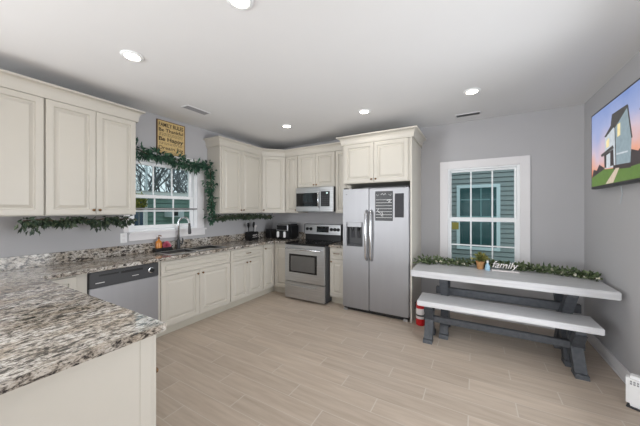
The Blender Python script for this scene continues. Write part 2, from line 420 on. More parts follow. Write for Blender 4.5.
# sink window
w = thing('window_2', 'white window over the kitchen sink', None, (XW, 2.07, 1.18), kind='structure')
mb = MB()
mb.box(XW, XW+0.022, 1.558, 1.61, 1.18, 2.19, 0.004); mb.box(XW, XW+0.022, 2.53, 2.635, 1.18, 2.19, 0.004)
mb.box(XW, XW+0.022, 1.61, 2.53, 2.09, 2.19, 0.004)
mb.build('casing', M['trim'], w)
mb = MB(); mb.box(XW, XW+0.05, 1.612, 2.66, 1.155, 1.18, 0.005); mb.build('window_stool', M['trim'], w)
mb = MB(); mb.box(XW, XW+0.02, 1.615, 2.65, 1.075, 1.155, 0.004); mb.build('apron', M['trim'], w)
mb = MB(); fx0, fx1 = XW-0.12, XW
mb.box(fx0, fx1, 1.61, 1.64, 1.18, 2.09); mb.box(fx0, fx1, 2.48, 2.53, 1.18, 2.09)
mb.box(fx0, fx1, 1.64, 2.48, 2.065, 2.09); mb.box(fx0, fx1, 1.64, 2.48, 1.18, 1.205)
mb.build('window_frame', M['vinyl'], w)
sash('upper_sash', w, 'y', 1.645, 2.475, 1.595, 2.06, XW-0.085, XW-0.055, 0.045, (0.04, 0.04), (1.934, 2.182), ())
sash('lower_sash', w, 'y', 1.645, 2.475, 1.21, 1.64, XW-0.05, XW-0.02, 0.045, (0.045, 0.04), (1.934, 2.182), (1.435,))
mb = MB(); mb.tube([(XW-0.005, 1.615, 1.462), (XW-0.005, 2.525, 1.462)], 0.011, 12)
mb.build('tension_rod', M['graphite'] if False else plain('grey_rod_metal', (160, 158, 158), 0.4, 0.3, noise=0.02), smooth=True, label='thin grey tension rod across the lower half of the sink window', cat='rod')

# ------------------------------------------------------------------ cabinet helpers
def panel_door(mb, a0, a1, z0, z1, b0=0.0, raised=True, stile=0.052):
    """raised panel front: outline in local a / z, standing out from local b0"""
    t = 0.02
    prof = [(0, 0), (0, t-0.003), (0.003, t), (stile, t), (stile+0.005, t-0.012), (stile+0.014, t-0.013)]
    if raised and min(a1-a0, z1-z0) > 2*(stile+0.035): prof += [(stile+(0.040 if min(a1-a0, z1-z0) > 0.2 else 0.026), t-0.001)]
    lim = min(a1-a0, z1-z0)/2-0.004
    prof = [(min(i, lim), d) for i, d in prof]
    mb.rings([[(a0+i, b0+d, z0+i), (a1-i, b0+d, z0+i), (a1-i, b0+d, z1-i), (a0+i, b0+d, z1-i)] for i, d in prof])
def knob_on(fm, a, z, parent, b=0.02):
    mb = MB(fm); mb.lathe((a, b-0.001, z), [(0.004, 0), (0.006, 0.002), (0.005, 0.012), (0.012, 0.017), (0.0135, 0.022), (0.010, 0.027), (0.0, 0.028)], 14, (0, 1, 0))
    return mb.build('knob', M['bronze'], parent, smooth=True)
def pull_on(fm, a, z, parent, b=0.02, half=0.045):
    mb = MB(fm)
    mb.tube([(a-half, b-0.001, z), (a-half, b+0.016, z), (a-half*0.7, b+0.025, z), (a+half*0.7, b+0.025, z), (a+half, b+0.016, z), (a+half, b-0.001, z)], 0.0048, 8)
    return mb.build('pull', M['bronze'], parent, smooth=True)
def add_doors(root, fm, doors):
    for d in doors:
        a0, a1, z0, z1 = d[:4]; kind = d[4]; hw = d[5] if len(d) > 5 else None
        mb = MB(fm); panel_door(mb, a0, a1, z0, z1, stile=0.034 if kind == 'drawer_front' else (0.05 if a1-a0 > 0.2 else 0.036))
        o = mb.build(kind, M['cream'], root)
        if hw:
            if hw[0] == 'k': knob_on(fm, hw[1], hw[2], o)
            else: pull_on(fm, hw[1], hw[2], o)
G = 0.0016
# frames: a along the run, b out of the wall
F_LEFT = frame_matrix((-3.05, 0, 0), (0, 1, 0), (1, 0, 0))
F_BACK = frame_matrix((0, 3.67, 0), (1, 0, 0), (0, -1, 0))
F_PEN = frame_matrix((0, 0.690, 0), (1, 0, 0), (0, 1, 0))
def base_cabinet(label, fm, a0, a1, depth, doors, group=None):
    loc = fm @ Vector(((a0+a1)/2, -depth/2, 0))
    r = thing('base_cabinet', label, 'cabinet', loc, group)
    mb = MB(fm); mb.box(a0, a1, -depth, 0, 0.105, 0.878, 0.001, 1); mb.build('carcass', M['cream'], r)
    mb = MB(fm); mb.box(a0, a1, -depth, -0.06, 0.0, 0.105); mb.build('toe_kick', M['cream_toe'], r)
    add_doors(r, fm, doors)
    return r
DB, DT, WB0, WT = 0.125, 0.690, 0.702, 0.862
base_cabinet('cream base cabinet with a blank door between the peninsula and the dishwasher', F_LEFT, 0.732, 1.045, 0.51,
             [(0.76, 0.965, DB, WT, 'door')])
base_cabinet('wide cream sink cabinet with two doors under a long blank drawer front', F_LEFT, 1.668, 2.678, 0.51,
             [(1.698, 2.668, WB0, WT, 'drawer_front'), (1.698, 2.182, DB, DT, 'door', ('k', 2.150, 0.645)), (2.186, 2.668, DB, DT, 'door', ('k', 2.222, 0.645))])
base_cabinet('cream cabinet with one drawer over two doors under the black utensil box', F_LEFT, 2.680, 3.366, 0.51,
             [(2.690, 3.356, WB0, WT, 'drawer_front', ('p', 3.03, 0.785)), (2.690, 3.021, DB, DT, 'door', ('k', 2.99, 0.645)), (3.025, 3.356, DB, DT, 'door', ('k', 3.058, 0.645))])
r = thing('corner_base_cabinet', 'cream corner base cabinet whose two narrow doors meet at a right angle', 'cabinet', (-3.3, 3.9, 0))
mb = MB(); mb.prism([(-3.56, 3.368), (-3.05, 3.368), (-3.05, 3.67), (-2.70, 3.67), (-2.70, 4.21), (-3.56, 4.21)], 0.105, 0.878); mb.build('carcass', M['cream'], r)
mb = MB(); mb.prism([(-3.56, 3.368), (-3.11, 3.368), (-3.11, 3.73), (-2.70, 3.73), (-2.70, 4.21), (-3.56, 4.21)], 0, 0.105); mb.build('toe_kick', M['cream_toe'], r)
add_doors(r, F_LEFT, [(3.378, 3.645, DB, WT, 'door', ('k', 3.41, 0.80))])
add_doors(r, F_BACK, [(-3.024, -2.712, DB, WT, 'door')])
base_cabinet('narrow cream cabinet with drawer and door between the range and the refrigerator', F_BACK, -1.94, -1.675, 0.54,
             [(-1.932, -1.683, WB0, WT, 'drawer_front', ('p', -1.815, 0.785)), (-1.932, -1.683, DB, DT, 'door', ('k', -1.90, 0.655))])
# peninsula, doors towards the kitchen, plain end panel towards the room
r = thing('peninsula_cabinet', 'cream peninsula cabinet with a flat end panel under the near granite counter', 'cabinet', (-2.2, 0.2, 0))
mb = MB(); mb.box(-3.56, -1.32, -0.10, 0.690, 0.105, 0.878); mb.build('carcass', M['cream'], r)
mb = MB(); mb.box(-3.56, -1.36, -0.08, 0.60, 0.0, 0.105); mb.build('toe_kick', M['cream_toe'], r)
mb = MB(); mb.box(-1.32, -1.302, -0.12, 0.690, 0.0, 0.878, 0.001, 1); mb.box(-1.3025, -1.299, 0.635, 0.684, 0.0, 0.878, 0.001, 1); mb.build('end_panel', M['cream'], r)
add_doors(r, F_PEN, [(-2.98, -2.56, DB, WT, 'door', ('k', -2.6, 0.70)), (-2.556, -2.14, DB, WT, 'door', ('k', -2.52, 0.70)), (-2.13, -1.73, DB, WT, 'door', ('k', -1.77, 0.70)), (-1.726, -1.306, DB, WT, 'door', ('k', -1.345, 0.665))])

# worktops
SINK = dict(x0=-3.44, x1=-3.10, y0=1.86, y1=2.66)
mb = MB(); z0, z1 = 0.879, 0.914
mb.box(-3.57, -1.258, -0.16, 0.727, z0, z1)
mb.box(-3.57, -3.0, 0.727, SINK['y0'], z0, z1)
mb.box(-3.57, SINK['x0'], SINK['y0'], SINK['y1'], z0, z1); mb.box(SINK['x1'], -3.0, SINK['y0'], SINK['y1'], z0, z1)
mb.box(-3.57, -3.0, SINK['y1'], 3.62, z0, z1)
mb.box(-3.57, -2.697, 3.62, 4.23, z0, z1)
ct = mb.build('granite_worktop', M['granite'], loc=(-3.0, 1.5, 0.879), label='long speckled granite worktop running from the peninsula along the sink wall to the range', cat='countertop')
mb = MB(); mb.box(-3.57, -3.548, -0.16, 4.208, z1, 1.03, 0.002, 1); mb.box(-3.57, -2.697, 4.208, 4.23, z1, 1.03, 0.002, 1)
mb.build('backsplash', M['granite'], ct)
mb = MB(); mb.box(-1.94, -1.672, 3.62, 4.23, z0, z1); ct = mb.build('granite_worktop', M['granite'], label='short piece of granite worktop between the range and the refrigerator', cat='countertop')
mb = MB(); mb.box(-1.94, -1.672, 4.208, 4.23, z1, 1.03, 0.002, 1); mb.build('backsplash', M['granite'], ct)

# sink
r = thing('kitchen_sink', 'double bowl stainless sink set into the granite under the window', 'sink', (-3.27, 2.26, 0.70))
mb = MB()
x0, x1, y0, y1 = SINK['x0'], SINK['x1'], SINK['y0'], SINK['y1']
mb.box(x0-0.014, x1+0.014, y0-0.014, y0+0.016, 0.9145, 0.919, 0.002, 1); mb.box(x0-0.014, x1+0.014, y1-0.016, y1+0.014, 0.9145, 0.919, 0.002, 1)
mb.box(x0-0.014, x0+0.016, y0+0.016, y1-0.016, 0.9145, 0.919, 0.002, 1); mb.box(x1-0.016, x1+0.014, y0+0.016, y1-0.016, 0.9145, 0.919, 0.002, 1)
mb.box(x0+0.016, x1-0.016, 2.245, 2.275, 0.905, 0.917, 0.002, 1)
mb.build('rim', M['steel_h'], r)
for ya, yb in ((y0+0.003, 2.25), (2.27, y1-0.003)):
    mb = MB(); xa, xb = x0+0.003, x1-0.003; zf = 0.72
    lp = lambda i, z: [(xa+i, ya+i, z), (xb-i, ya+i, z), (xb-i, yb-i, z), (xa+i, yb-i, z)]
    mb.rings([lp(0, 0.913), lp(0.008, zf+0.03), lp(0.03, zf), lp(0.03, zf-0.003), lp(0.005, zf+0.025), lp(-0.002, 0.91)], closed=True)
    mb.box(xa+0.03, xb-0.03, ya+0.03, yb-0.03, zf-0.003, zf)
    mb.build('bowl', M['sink'], r)

# faucet
r = thing('kitchen_faucet', 'tall gooseneck pull-down faucet behind the sink', 'faucet', (-3.495, 2.19, 0.914))
mb = MB(); mb.lathe((-3.495, 2.19, 0.914), [(0.030, 0), (0.030, 0.008), (0.022, 0.014), (0.022, 0.10), (0.019, 0.12), (0.0155, 0.135)], 18); mb.build('faucet_body', M['graphite'], r, smooth='angle')
pts = [(-3.495, 2.19, 1.04)]
for k in range(0, 15):
    a = math.pi*k/14
    pts.append((-3.495+0.075*(1-math.cos(a)), 2.19+0.03*(1-math.cos(a)), 1.262+0.085*math.sin(a)))
mb = MB(); mb.tube(pts, [0.0155]*1+[0.0135]*15, 12); mb.build('spout', M['chrome'], r, smooth=True)
mb = MB(); mb.tube([(-3.345, 2.25, 1.262), (-3.343, 2.251, 1.22), (-3.34, 2.252, 1.14), (-3.34, 2.252, 1.122)], [0.0135, 0.017, 0.021, 0.018], 14); mb.build('spray_head', M['graphite'], r, smooth=True)
mb = MB(); mb.tube([(-3.495, 2.215, 0.985), (-3.493, 2.245, 0.99), (-3.49, 2.25, 1.06)], [0.011, 0.011, 0.006], 10); mb.build('lever', M['graphite'], r, smooth=True)

# ------------------------------------------------------------------ upper cabinets
F_UL = frame_matrix((-3.28, 0, 0), (0, 1, 0), (1, 0, 0))
F_UB = frame_matrix((0, 3.90, 0), (1, 0, 0), (0, -1, 0))
def upper_cabinet(label, fm, a0, a1, depth, z0, z1, doors, group=None):
    loc = fm @ Vector(((a0+a1)/2, -depth/2, z0))
    r = thing('wall_cabinet', label, 'cabinet', loc, group)
    mb = MB(fm); mb.box(a0, a1, -depth, 0, z0, z1, 0.001, 1); mb.build('carcass', M['cream'], r)
    add_doors(r, fm, doors)
    return r
UZ0, UZ1 = 1.395, 2.46
d0 = 1.402
TL = 2.428
upper_cabinet('cream wall cabinet at the far left edge, cut off by the picture frame', F_UL, 0.085, 0.822, 0.289, UZ0, TL+0.03,
              [(0.092, 0.448, d0, TL, 'door', ('k', 0.42, 1.44)), (0.452, 0.815, d0, TL, 'door', ('k', 0.485, 1.44))])
upper_cabinet('cream two-door wall cabinet left of the sink window', F_UL, 0.824, 1.555, 0.289, UZ0, TL+0.03,
              [(0.829, 1.187, d0, TL, 'door', ('k', 1.165, 1.447)), (1.191, 1.549, d0, TL, 'door', ('k', 1.215, 1.447))])
TM = 2.405
upper_cabinet('cream two-door wall cabinet right of the sink window', F_UL, 2.70, 3.594, 0.289, UZ0, TM+0.03,
              [(2.722, 3.116, d0, TM, 'door', ('k', 3.092, 1.447)), (3.120, 3.588, d0, TM, 'door', ('k', 3.146, 1.447))])
r = thing('corner_wall_cabinet', 'cream diagonal wall cabinet across the room corner', 'cabinet', (-3.35, 3.95, UZ0))
mb = MB(); mb.prism([(-3.569, 3.597), (-3.28, 3.597), (-2.977, 3.90), (-2.977, 4.229), (-3.569, 4.229)], UZ0, TM+0.03); mb.build('carcass', M['cream'], r)
s2 = math.sqrt(0.5)
F_DG = frame_matrix((-3.28, 3.597, 0), (1, 1, 0), (1, -1, 0))
add_doors(r, F_DG, [(0.012, 0.416, d0, TM, 'door', ('k', 0.04, 1.447))])
upper_cabinet('narrow cream wall cabinet between the corner cabinet and the microwave', F_UB, -2.974, -2.702, 0.329, UZ0, TM+0.03,
              [(-2.962, -2.706, d0, TM, 'door', ('k', -2.73, 1.447))])
upper_cabinet('short cream two-door wall cabinet above the microwave', F_UB, -2.700, -1.957, 0.329, 1.832, TM+0.03,
              [(-2.694, -2.331, 1.838, TM, 'door', ('k', -2.355, 1.875)), (-2.327, -1.963, 1.838, TM, 'door', ('k', -2.303, 1.875))])
upper_cabinet('narrow cream wall cabinet between the microwave and the refrigerator cabinet', F_UB, -1.955, -1.672, 0.329, UZ0, TM+0.03,
              [(-1.949, -1.68, d0, TM, 'door')])
# refrigerator surround
F_FR = frame_matrix((0, 3.56, 0), (1, 0, 0), (0, -1, 0))
r = upper_cabinet('deep cream two-door cabinet above the refrigerator', F_FR, -1.667, -0.712, 0.669, 1.825, 2.40,
              [(-1.640, -1.196, 1.834, 2.383, 'door', ('k', -1.225, 1.872)), (-1.192, -0.738, 1.834, 2.383, 'door', ('k', -1.163, 1.872))])
mb = MB(); mb.box(-0.711, -0.690, 3.548, 4.229, 0.0, 2.40, 0.001, 1)
mb.build('refrigerator_side_panel', M['cream'], label='tall cream side panel standing right of the refrigerator', cat='panel')

def crown(path, sgn, z0, prof, name, label):
    """profile (out, up) swept along the cabinet tops with mitred corners"""
    P = [Vector((x, y)) for x, y in path]; loops = []
    for i, p in enumerate(P):
        ns = []
        if i > 0: t = (P[i]-P[i-1]).normalized(); ns.append(Vector((t.y, -t.x))*sgn)
        if i < len(P)-1: t = (P[i+1]-P[i]).normalized(); ns.append(Vector((t.y, -t.x))*sgn)
        if len(ns) == 2:
            b = (ns[0]+ns[1]).normalized(); k = 1/max(0.3, b.dot(ns[0])); n = b*k
        else: n = ns[0]
        loops.append([(p.x+n.x*o, p.y+n.y*o, z0+u) for o, u in prof])
    mb = MB(); mb.rings(loops)
    return mb.build(name, M['cream'], smooth='angle', label=label, cat='crown molding')
def cprof(h, out=0.07):
    pr = [(0.0, 0.0), (0.020, 0.0), (0.021, 0.012)]
    for k in range(1, 7):
        a = k/6*math.pi/2
        pr.append((0.021+(out-0.03)*(1-math.cos(a)), 0.012+(h-0.03)*math.sin(a)*0.98))
    pr += [(out-0.002, h-0.016), (out, h-0.012), (out, h), (0.0, h)]
    return pr
crown([(-3.568, 1.556), (-3.279, 1.556), (-3.279, 0.083)], -1, TL+0.003, cprof(0.122), 'crown_molding', 'cream crown molding on the wall cabinets left of the sink window')
crown([(-3.568, 2.699), (-3.279, 2.699), (-3.279, 3.597), (-2.977, 3.899), (-1.7, 3.899)], 1, TM+0.003, cprof(0.122), 'crown_molding', 'cream crown molding from the sink window round the corner to the refrigerator cabinet')
crown([(-1.668, 4.228), (-1.668, 3.559), (-0.689, 3.559), (-0.689, 4.228)], 1, 2.386, cprof(0.115, 0.075), 'crown_molding', 'cream crown molding capping the deep cabinet above the refrigerator')

# ------------------------------------------------------------------ refrigerator
r = thing('refrigerator', 'side-by-side stainless refrigerator with a water dispenser', 'refrigerator', (-1.19, 3.88, 0))
mb = MB(); mb.box(-1.655, -0.725, 3.60, 4.20, 0.03, 1.735, 0.004, 1); mb.build('cabinet_body', M['graphite'], r)
FY = 3.535
mb = MB()
dx0, dx1, dz0, dz1 = -1.598, -1.352, 0.93, 1.275
X0, X1 = -1.655, -1.264
bb = dict(bev=0.0)
mb.box(X0, dx0, FY, 3.595, 0.055, 1.745); mb.box(dx1, X1, FY, 3.595, 0.055, 1.745)
mb.box(dx0, dx1, FY, 3.595, 0.055, dz0); mb.box(dx0, dx1, FY, 3.595, dz1, 1.745)
ld = mb.build('freezer_door', M['steel'], r)
mb = MB(); mb.box(-1.258, -0.722, FY, 3.595, 0.055, 1.745, 0.010, 3); rd = mb.build('door', M['steel'], r, smooth='angle')
mb = MB(); mb.box(dx0+0.001, dx1-0.001, FY+0.055, FY+0.058, dz0+0.001, dz1-0.001); mb.box(dx0+0.001, dx0+0.012, FY+0.004, FY+0.055, dz0+0.001, dz1-0.001); mb.box(dx1-0.012, dx1-0.001, FY+0.004, FY+0.055, dz0+0.001, dz1-0.001)
mb.box(dx0+0.012, dx1-0.012, FY+0.002, FY+0.055, dz0+0.001, dz0+0.03)
di = mb.build('water_dispenser', M['graphite'], ld)
mb = MB(); mb.box(dx0+0.012, dx1-0.012, FY-0.003, FY+0.055, 1.205, dz1-0.001, 0.004, 1)
mb.build('control_panel', M['steel'], ld)
for X in (-1.52, -1.43):
    mb = MB(); mb.lathe((X, FY+0.03, 1.150), [(0.010, 0), (0.018, 0.02), (0.018, 0.054)], 12); mb.build('dispenser_nozzle', M['black'], ld)
    mb = MB(); mb.box(X-0.022, X+0.022, FY+0.044, FY+0.052, 1.05, 1.14, 0.003, 1); mb.build('dispenser_paddle', M['speckle'], ld)
for X, dr in ((-1.292, ld), (-1.222, rd)):
    mb = MB(); zt, zb = 1.44, 0.755
    mb.tube([(X, FY+0.002, zt), (X, FY-0.03, zt-0.012), (X, FY-0.052, zt-0.05), (X, FY-0.058, (zt+zb)/2), (X, FY-0.052, zb+0.05), (X, FY-0.03, zb+0.012), (X, FY+0.002, zb)], 0.0155, 12)
    mb.build('handle', M['chrome'], dr, smooth=True)
mb = MB(); mb.box(-1.645, -0.735, 3.56, 3.60, 0.012, 0.050, 0.003, 1); mb.build('kick_grille', M['black'], r)
for X in (-1.62, -0.77):
    mb = MB(); mb.box(X-0.03, X+0.03, FY+0.005, 3.60, 0.0, 0.03, 0.006, 2); mb.build('foot', M['steel_h'], r)
for X in (-1.63, -0.75):
    mb = MB(); mb.box(X-0.02, X+0.02, 3.55, 3.66, 1.745, 1.765, 0.004, 1); mb.build('hinge_cover', M['black'], r)
# small brand mark strip is left as an unreadable plate on the freezer door
mb = MB(); mb.box(-1.61, -1.585, FY-0.0015, FY, 1.665, 1.672); mb.build('badge', M['graphite'], ld)

# boards on the refrigerator
r = thing('planner_board', 'black planner board with white writing on the refrigerator door', 'board', (-1.05, FY-0.006, 1.30))
mb = MB(); mb.box(-1.170, -0.930, FY-0.006, FY-0.0005, 1.302, 1.700, 0.002, 1); mb.build('board', M['blackboard'], r)
mb = MB(); yb = FY-0.0075
for k in range(7):
    z = 1.585-0.040*k
    mb.box(-1.160, -0.940, yb, yb+0.002, z-0.0022, z+0.0022)
mb.build('ruled_line', M['chalk'], r)
for pts_, rad_ in (([(-1.12, yb, 1.47), (-1.135, yb, 1.44), (-1.115, yb, 1.415), (-1.09, yb, 1.40), (-1.075, yb, 1.425), (-1.065, yb, 1.385), (-1.09, yb, 1.37), (-1.06, yb, 1.365)], 0.008),
                   ([(-1.01, yb, 1.575), (-0.985, yb, 1.582), (-0.96, yb, 1.575), (-0.965, yb, 1.56), (-0.99, yb, 1.555)], 0.010),
                   ([(-1.09, yb, 1.655), (-1.07, yb, 1.67), (-1.05, yb, 1.65), (-1.03, yb, 1.67), (-1.02, yb, 1.652)], 0.007),
                   ([(-1.155, yb, 1.66), (-1.14, yb, 1.64), (-1.12, yb, 1.655)], 0.003), ([(-0.985, yb, 1.66), (-0.96, yb, 1.64), (-0.95, yb, 1.665)], 0.003)):
    mb = MB(); mb.tube([(x_, y_+rad_*0.6, z_) for x_, y_, z_ in pts_], rad_*0.7, 6); mb.build('scribble', M['chalk'], r)
mb = MB(); mb.box(-0.905, -0.788, FY-0.005, FY-0.0005, 1.35, 1.665, 0.002, 1)
mb.build('memo_board', M['speckle'], label='narrow plain dark memo board at the right of the planner board', cat='board')

# ------------------------------------------------------------------ range
r = thing('electric_range', 'freestanding stainless electric range with black glass cooktop', 'range', (-2.317, 3.85, 0))
RX0, RX1, RY = -2.690, -1.948, 3.50
mb = MB(); mb.box(RX0, RX1, RY+0.045, 4.20, 0.02, 0.895, 0.002, 1); mb.build('range_body', M['graphite'], r)
mb = MB(); mb.box(RX0, RX1, RY+0.012, 4.10, 0.896, 0.918, 0.006, 2); ck = mb.build('cooktop', M['black_glass'], r)
for bx_, by_, br in ((-2.50, 3.70, 0.10), (-2.13, 3.70, 0.08), (-2.50, 3.95, 0.08), (-2.13, 3.95, 0.10)):
    mb = MB(); mb.rings([[(bx_+q*math.cos(t_*math.pi/14), by_+q*math.sin(t_*math.pi/14), z_) for t_ in range(28)] for q, z_ in ((br, 0.9178), (br, 0.9186), (br-0.004, 0.9186), (br-0.004, 0.9178))], closed=True)
    mb.build('burner_ring', M['graphite'], ck)
mb = MB(); mb.box(RX0+0.003, RX1-0.003, RY, RY+0.043, 0.305, 0.885, 0.006, 2); dr = mb.build('oven_door', M['steel_h'], r)
mb = MB(); mb.box(-2.600, -2.075, RY-0.003, RY+0.004, 0.45, 0.745, 0.003, 1); gl = mb.build('oven_window', M['black_glass'], dr)
mb = MB(); mb.box(-2.565, -2.115, RY-0.0045, RY, 0.475, 0.715, 0.001, 1); mb.build('window_glass', M['oven_glass'], gl)
mb = MB(); mb.tube([(-2.63, RY+0.002, 0.825), (-2.63, RY-0.045, 0.828), (-2.60, RY-0.052, 0.828), (-2.04, RY-0.052, 0.828), (-2.01, RY-0.045, 0.828), (-2.01, RY+0.002, 0.825)], 0.014, 12); mb.build('handle', M['chrome'], dr, smooth=True)
mb = MB(); mb.box(RX0+0.003, RX1-0.003, RY+0.004, RY+0.043, 0.035, 0.292, 0.005, 2); dw = mb.build('storage_drawer', M['steel_h'], r)
mb = MB(); mb.extrude([(-2.56, RY+0.004, 0.252), (-2.56, RY-0.012, 0.246), (-2.56, RY-0.014, 0.240), (-2.56, RY+0.004, 0.232)], (0.47, 0, 0)); mb.build('drawer_grip', M['chrome'], dw)
mb = MB(); mb.box(RX0+0.012, RX1-0.012, 4.105, 4.205, 0.90, 1.02, 0.003, 1); mb.build('backguard_base', M['black'], r)
mb = MB(); mb.extrude([(RX0+0.002, 4.085, 1.02), (RX0+0.002, 4.105, 1.188), (RX0+0.002, 4.12, 1.196), (RX0+0.002, 4.205, 1.196), (RX0+0.002, 4.205, 1.02)], (RX1-RX0-0.004, 0, 0)); bgd = mb.build('backguard', M['steel_h'], r)
for x_ in (RX0-0.002, RX1-0.008):
    mb = MB(); mb.box(x_, x_+0.010, 4.083, 4.207, 1.018, 1.198, 0.003, 1); mb.build('end_cap', M['graphite'], bgd)
mb = MB(); mb.extrude([(-2.43, 4.085, 1.055), (-2.43, 4.097, 1.160), (-2.43, 4.11, 1.160), (-2.43, 4.10, 1.055)], (0.24, 0, 0)); dsp = mb.build('display', M['black_glass'], bgd)
for X in (-2.625, -2.550, -2.135, -2.068, -2.005):
    mb = MB(); mb.lathe((X, 4.096, 1.108), [(0.029, 0), (0.028, 0.020), (0.023, 0.030), (0.0, 0.031)], 16, (0, -1, 0.1)); mb.box(X-0.004, X+0.004, 4.058, 4.07, 1.086, 1.132)
    mb.build('knob', M['black'], bgd, smooth='angle')

# microwave
r = thing('microwave', 'stainless over-the-range microwave with a dark door and keypad', 'microwave', (-2.327, 4.0, 1.42))
MX0, MX1, MY = -2.690, -1.958, 3.815
mb = MB(); mb.box(MX0, MX1, MY+0.03, 4.225, 1.422, 1.829, 0.002, 1); mb.build('microwave_body', M['graphite'], r)
mb = MB(); mb.box(MX0, -2.205, MY, MY+0.029, 1.424, 1.828, 0.005, 2); d = mb.build('door', M['steel_h'], r)
mb = MB(); mb.box(MX0+0.012, -2.252, MY-0.003, MY+0.003, 1.507, 1.735, 0.002, 1); mb.build('door_glass', M['black_glass'], d)
mb = MB(); mb.tube([(-2.222, MY+0.002, 1.74), (-2.222, MY-0.03, 1.73), (-2.222, MY-0.034, 1.62), (-2.222, MY-0.03, 1.505), (-2.222, MY+0.002, 1.495)], 0.010, 10); mb.build('handle', M['chrome'], d, smooth=True)
mb = MB(); mb.box(-2.203, MX1, MY, MY+0.029, 1.424, 1.828, 0.005, 2); k = mb.build('control_column', M['steel_h'], r)
mb = MB(); mb.box(-2.188, -2.022, MY-0.003, MY+0.003, 1.507, 1.755, 0.002, 1); kp = mb.build('keypad', M['black'], k)
mb = MB(); mb.box(-2.085, -2.055, MY-0.0042, MY-0.002, 1.715, 1.735); mb.build('clock_digits', emit('pale_clock_glow', (200, 225, 225), 0.6), kp)
mb = MB()
for i in range(3):
    for j in range(5): mb.box(-2.165+0.045*i, -2.135+0.045*i, MY-0.0036, MY-0.002, 1.525+0.034*j, 1.545+0.034*j)
mb.build('button', M['speckle'], kp)

# dishwasher
r = thing('dishwasher', 'stainless dishwasher with a black control strip', 'dishwasher', (-3.3, 1.357, 0))
mb = MB(F_LEFT); mb.box(1.047, 1.666, -0.51, 0.0, 0.10, 0.876); mb.build('dishwasher_body', M['graphite'], r)
mb = MB(F_LEFT); mb.box(1.047, 1.666, -0.50, -0.05, 0.0, 0.10); mb.build('toe_kick', M['black'], r)
mb = MB(F_LEFT); mb.box(1.052, 1.662, 0.001, 0.030, 0.12, 0.722, 0.004, 2); mb.build('door', M['steel'], r)
mb = MB(F_LEFT); mb.box(1.052, 1.662, 0.001, 0.034, 0.725, 0.872, 0.004, 2); cp = mb.build('control_panel', M['graphite'], r)
mb = MB(F_LEFT); mb.box(1.30, 1.50, 0.0335, 0.0355, 0.822, 0.845); mb.box(1.12, 1.28, 0.0335, 0.0350, 0.828, 0.845); mb.build('vent_slot', M['black'], cp)
mb = MB(F_LEFT); mb.box(1.095, 1.165, 0.0335, 0.0352, 0.765, 0.772); mb.build('marking', M['chalk'], cp)
mb = MB(F_LEFT); mb.box(1.40, 1.46, 0.0335, 0.0352, 0.775, 0.780); mb.build('marking', M['chalk'], cp)
mb = MB(F_LEFT); mb.lathe((1.585, 0.033, 0.800), [(0.030, 0), (0.030, 0.004), (0.026, 0.006)], 20, (0, 1, 0)); dl = mb.build('dial_ring', M['chrome'], cp, smooth='angle')
mb = MB(F_LEFT); mb.lathe((1.585, 0.039, 0.800), [(0.023, 0), (0.021, 0.016), (0.0, 0.018)], 20, (0, 1, 0)); mb.build('dial', M['black'], dl, smooth='angle')

# ------------------------------------------------------------------ table and bench
def trestle(parent, X, yc, half, ztop, zc, zfoot, wx, thick, top=0.95):
    """one X-shaped end frame: two crossing bars, each a mesh of its own"""
    for s in (1, -1):
        mb = MB()
        c0 = Vector((X-wx/2, yc-s*half, 0)); c1 = Vector((X-wx/2, yc+s*half*top, ztop)); cm = Vector((X-wx/2, yc, zc))
        off = 0.0 if s > 0 else 0.004
        for A, B, f in ((c0, cm, 1), (cm, c1, 0)):
            t = (B-A); t.normalize(); q = Vector((0, -t.z, t.y))*thick/2
            if f: A0 = [Vector((X-wx/2, A.y-thick*0.72, 0)), Vector((X-wx/2, A.y+thick*0.72, 0))]
            else: A0 = [A-q, A+q]
            B0 = [B-q, B+q] if f else [Vector((X-wx/2, B.y-thick*0.62, ztop)), Vector((X-wx/2, B.y+thick*0.62, ztop))]
            a_, b_ = sorted(A0, key=lambda v: v.y); c_, d_ = sorted(B0, key=lambda v: v.y)
            mb.extrude([(p.x+off/2, p.y, p.z) for p in (a_, b_, d_, c_)], (wx-off, 0, 0))
        # foot block
        yy = c0.y
        mb.extrude([(X-wx/2-0.004, yy-0.062, 0), (X-wx/2-0.004, yy+0.062, 0), (X-wx/2-0.004, yy+0.050, zfoot), (X-wx/2-0.004, yy-0.050, zfoot)], (wx+0.008, 0, 0))
        mb.build('leg', M['grey_leg'], parent)
r = thing('dining_table', 'long grey farmhouse table with charcoal crossed legs under the back window', 'table', (0.22, 3.52, 0))
mb = MB(); mb.box(-0.632, 1.062, 3.170, 3.88, 0.690, 0.760, 0.006, 2); mb.build('tabletop', M['table_top'], r)
for X in (-0.30, 0.775):
    trestle(r, X, 3.53, 0.19, 0.655, 0.37, 0.045, 0.085, 0.070, 1.25)
for X in (-0.30, 0.775):
    mb = MB(); mb.box(X-0.04, X+0.04, 3.23, 3.82, 0.655, 0.690, 0.004, 1); mb.build('top_rail', M['grey_leg'], r)
mb = MB(); mb.box(-0.40, 0.90, 3.505, 3.555, 0.44, 0.525, 0.004, 1); mb.build('stretcher', M['grey_leg'], r)
r = thing('bench', 'grey wooden bench with charcoal crossed legs in front of the table', 'bench', (0.2, 3.27, 0))
mb = MB(); mb.prism([(-0.548, 3.087), (0.945, 3.112), (0.945, 3.435), (-0.548, 3.435)], 0.395, 0.450)
bmesh.ops.bevel(mb.bm, geom=list(mb.bm.edges), offset=0.006, segments=2, affect='EDGES')
mb.build('seat', M['grey_top'], r)
for X in (-0.44, 0.80):
    trestle(r, X, 3.27, 0.125, 0.36, 0.215, 0.035, 0.085, 0.062)
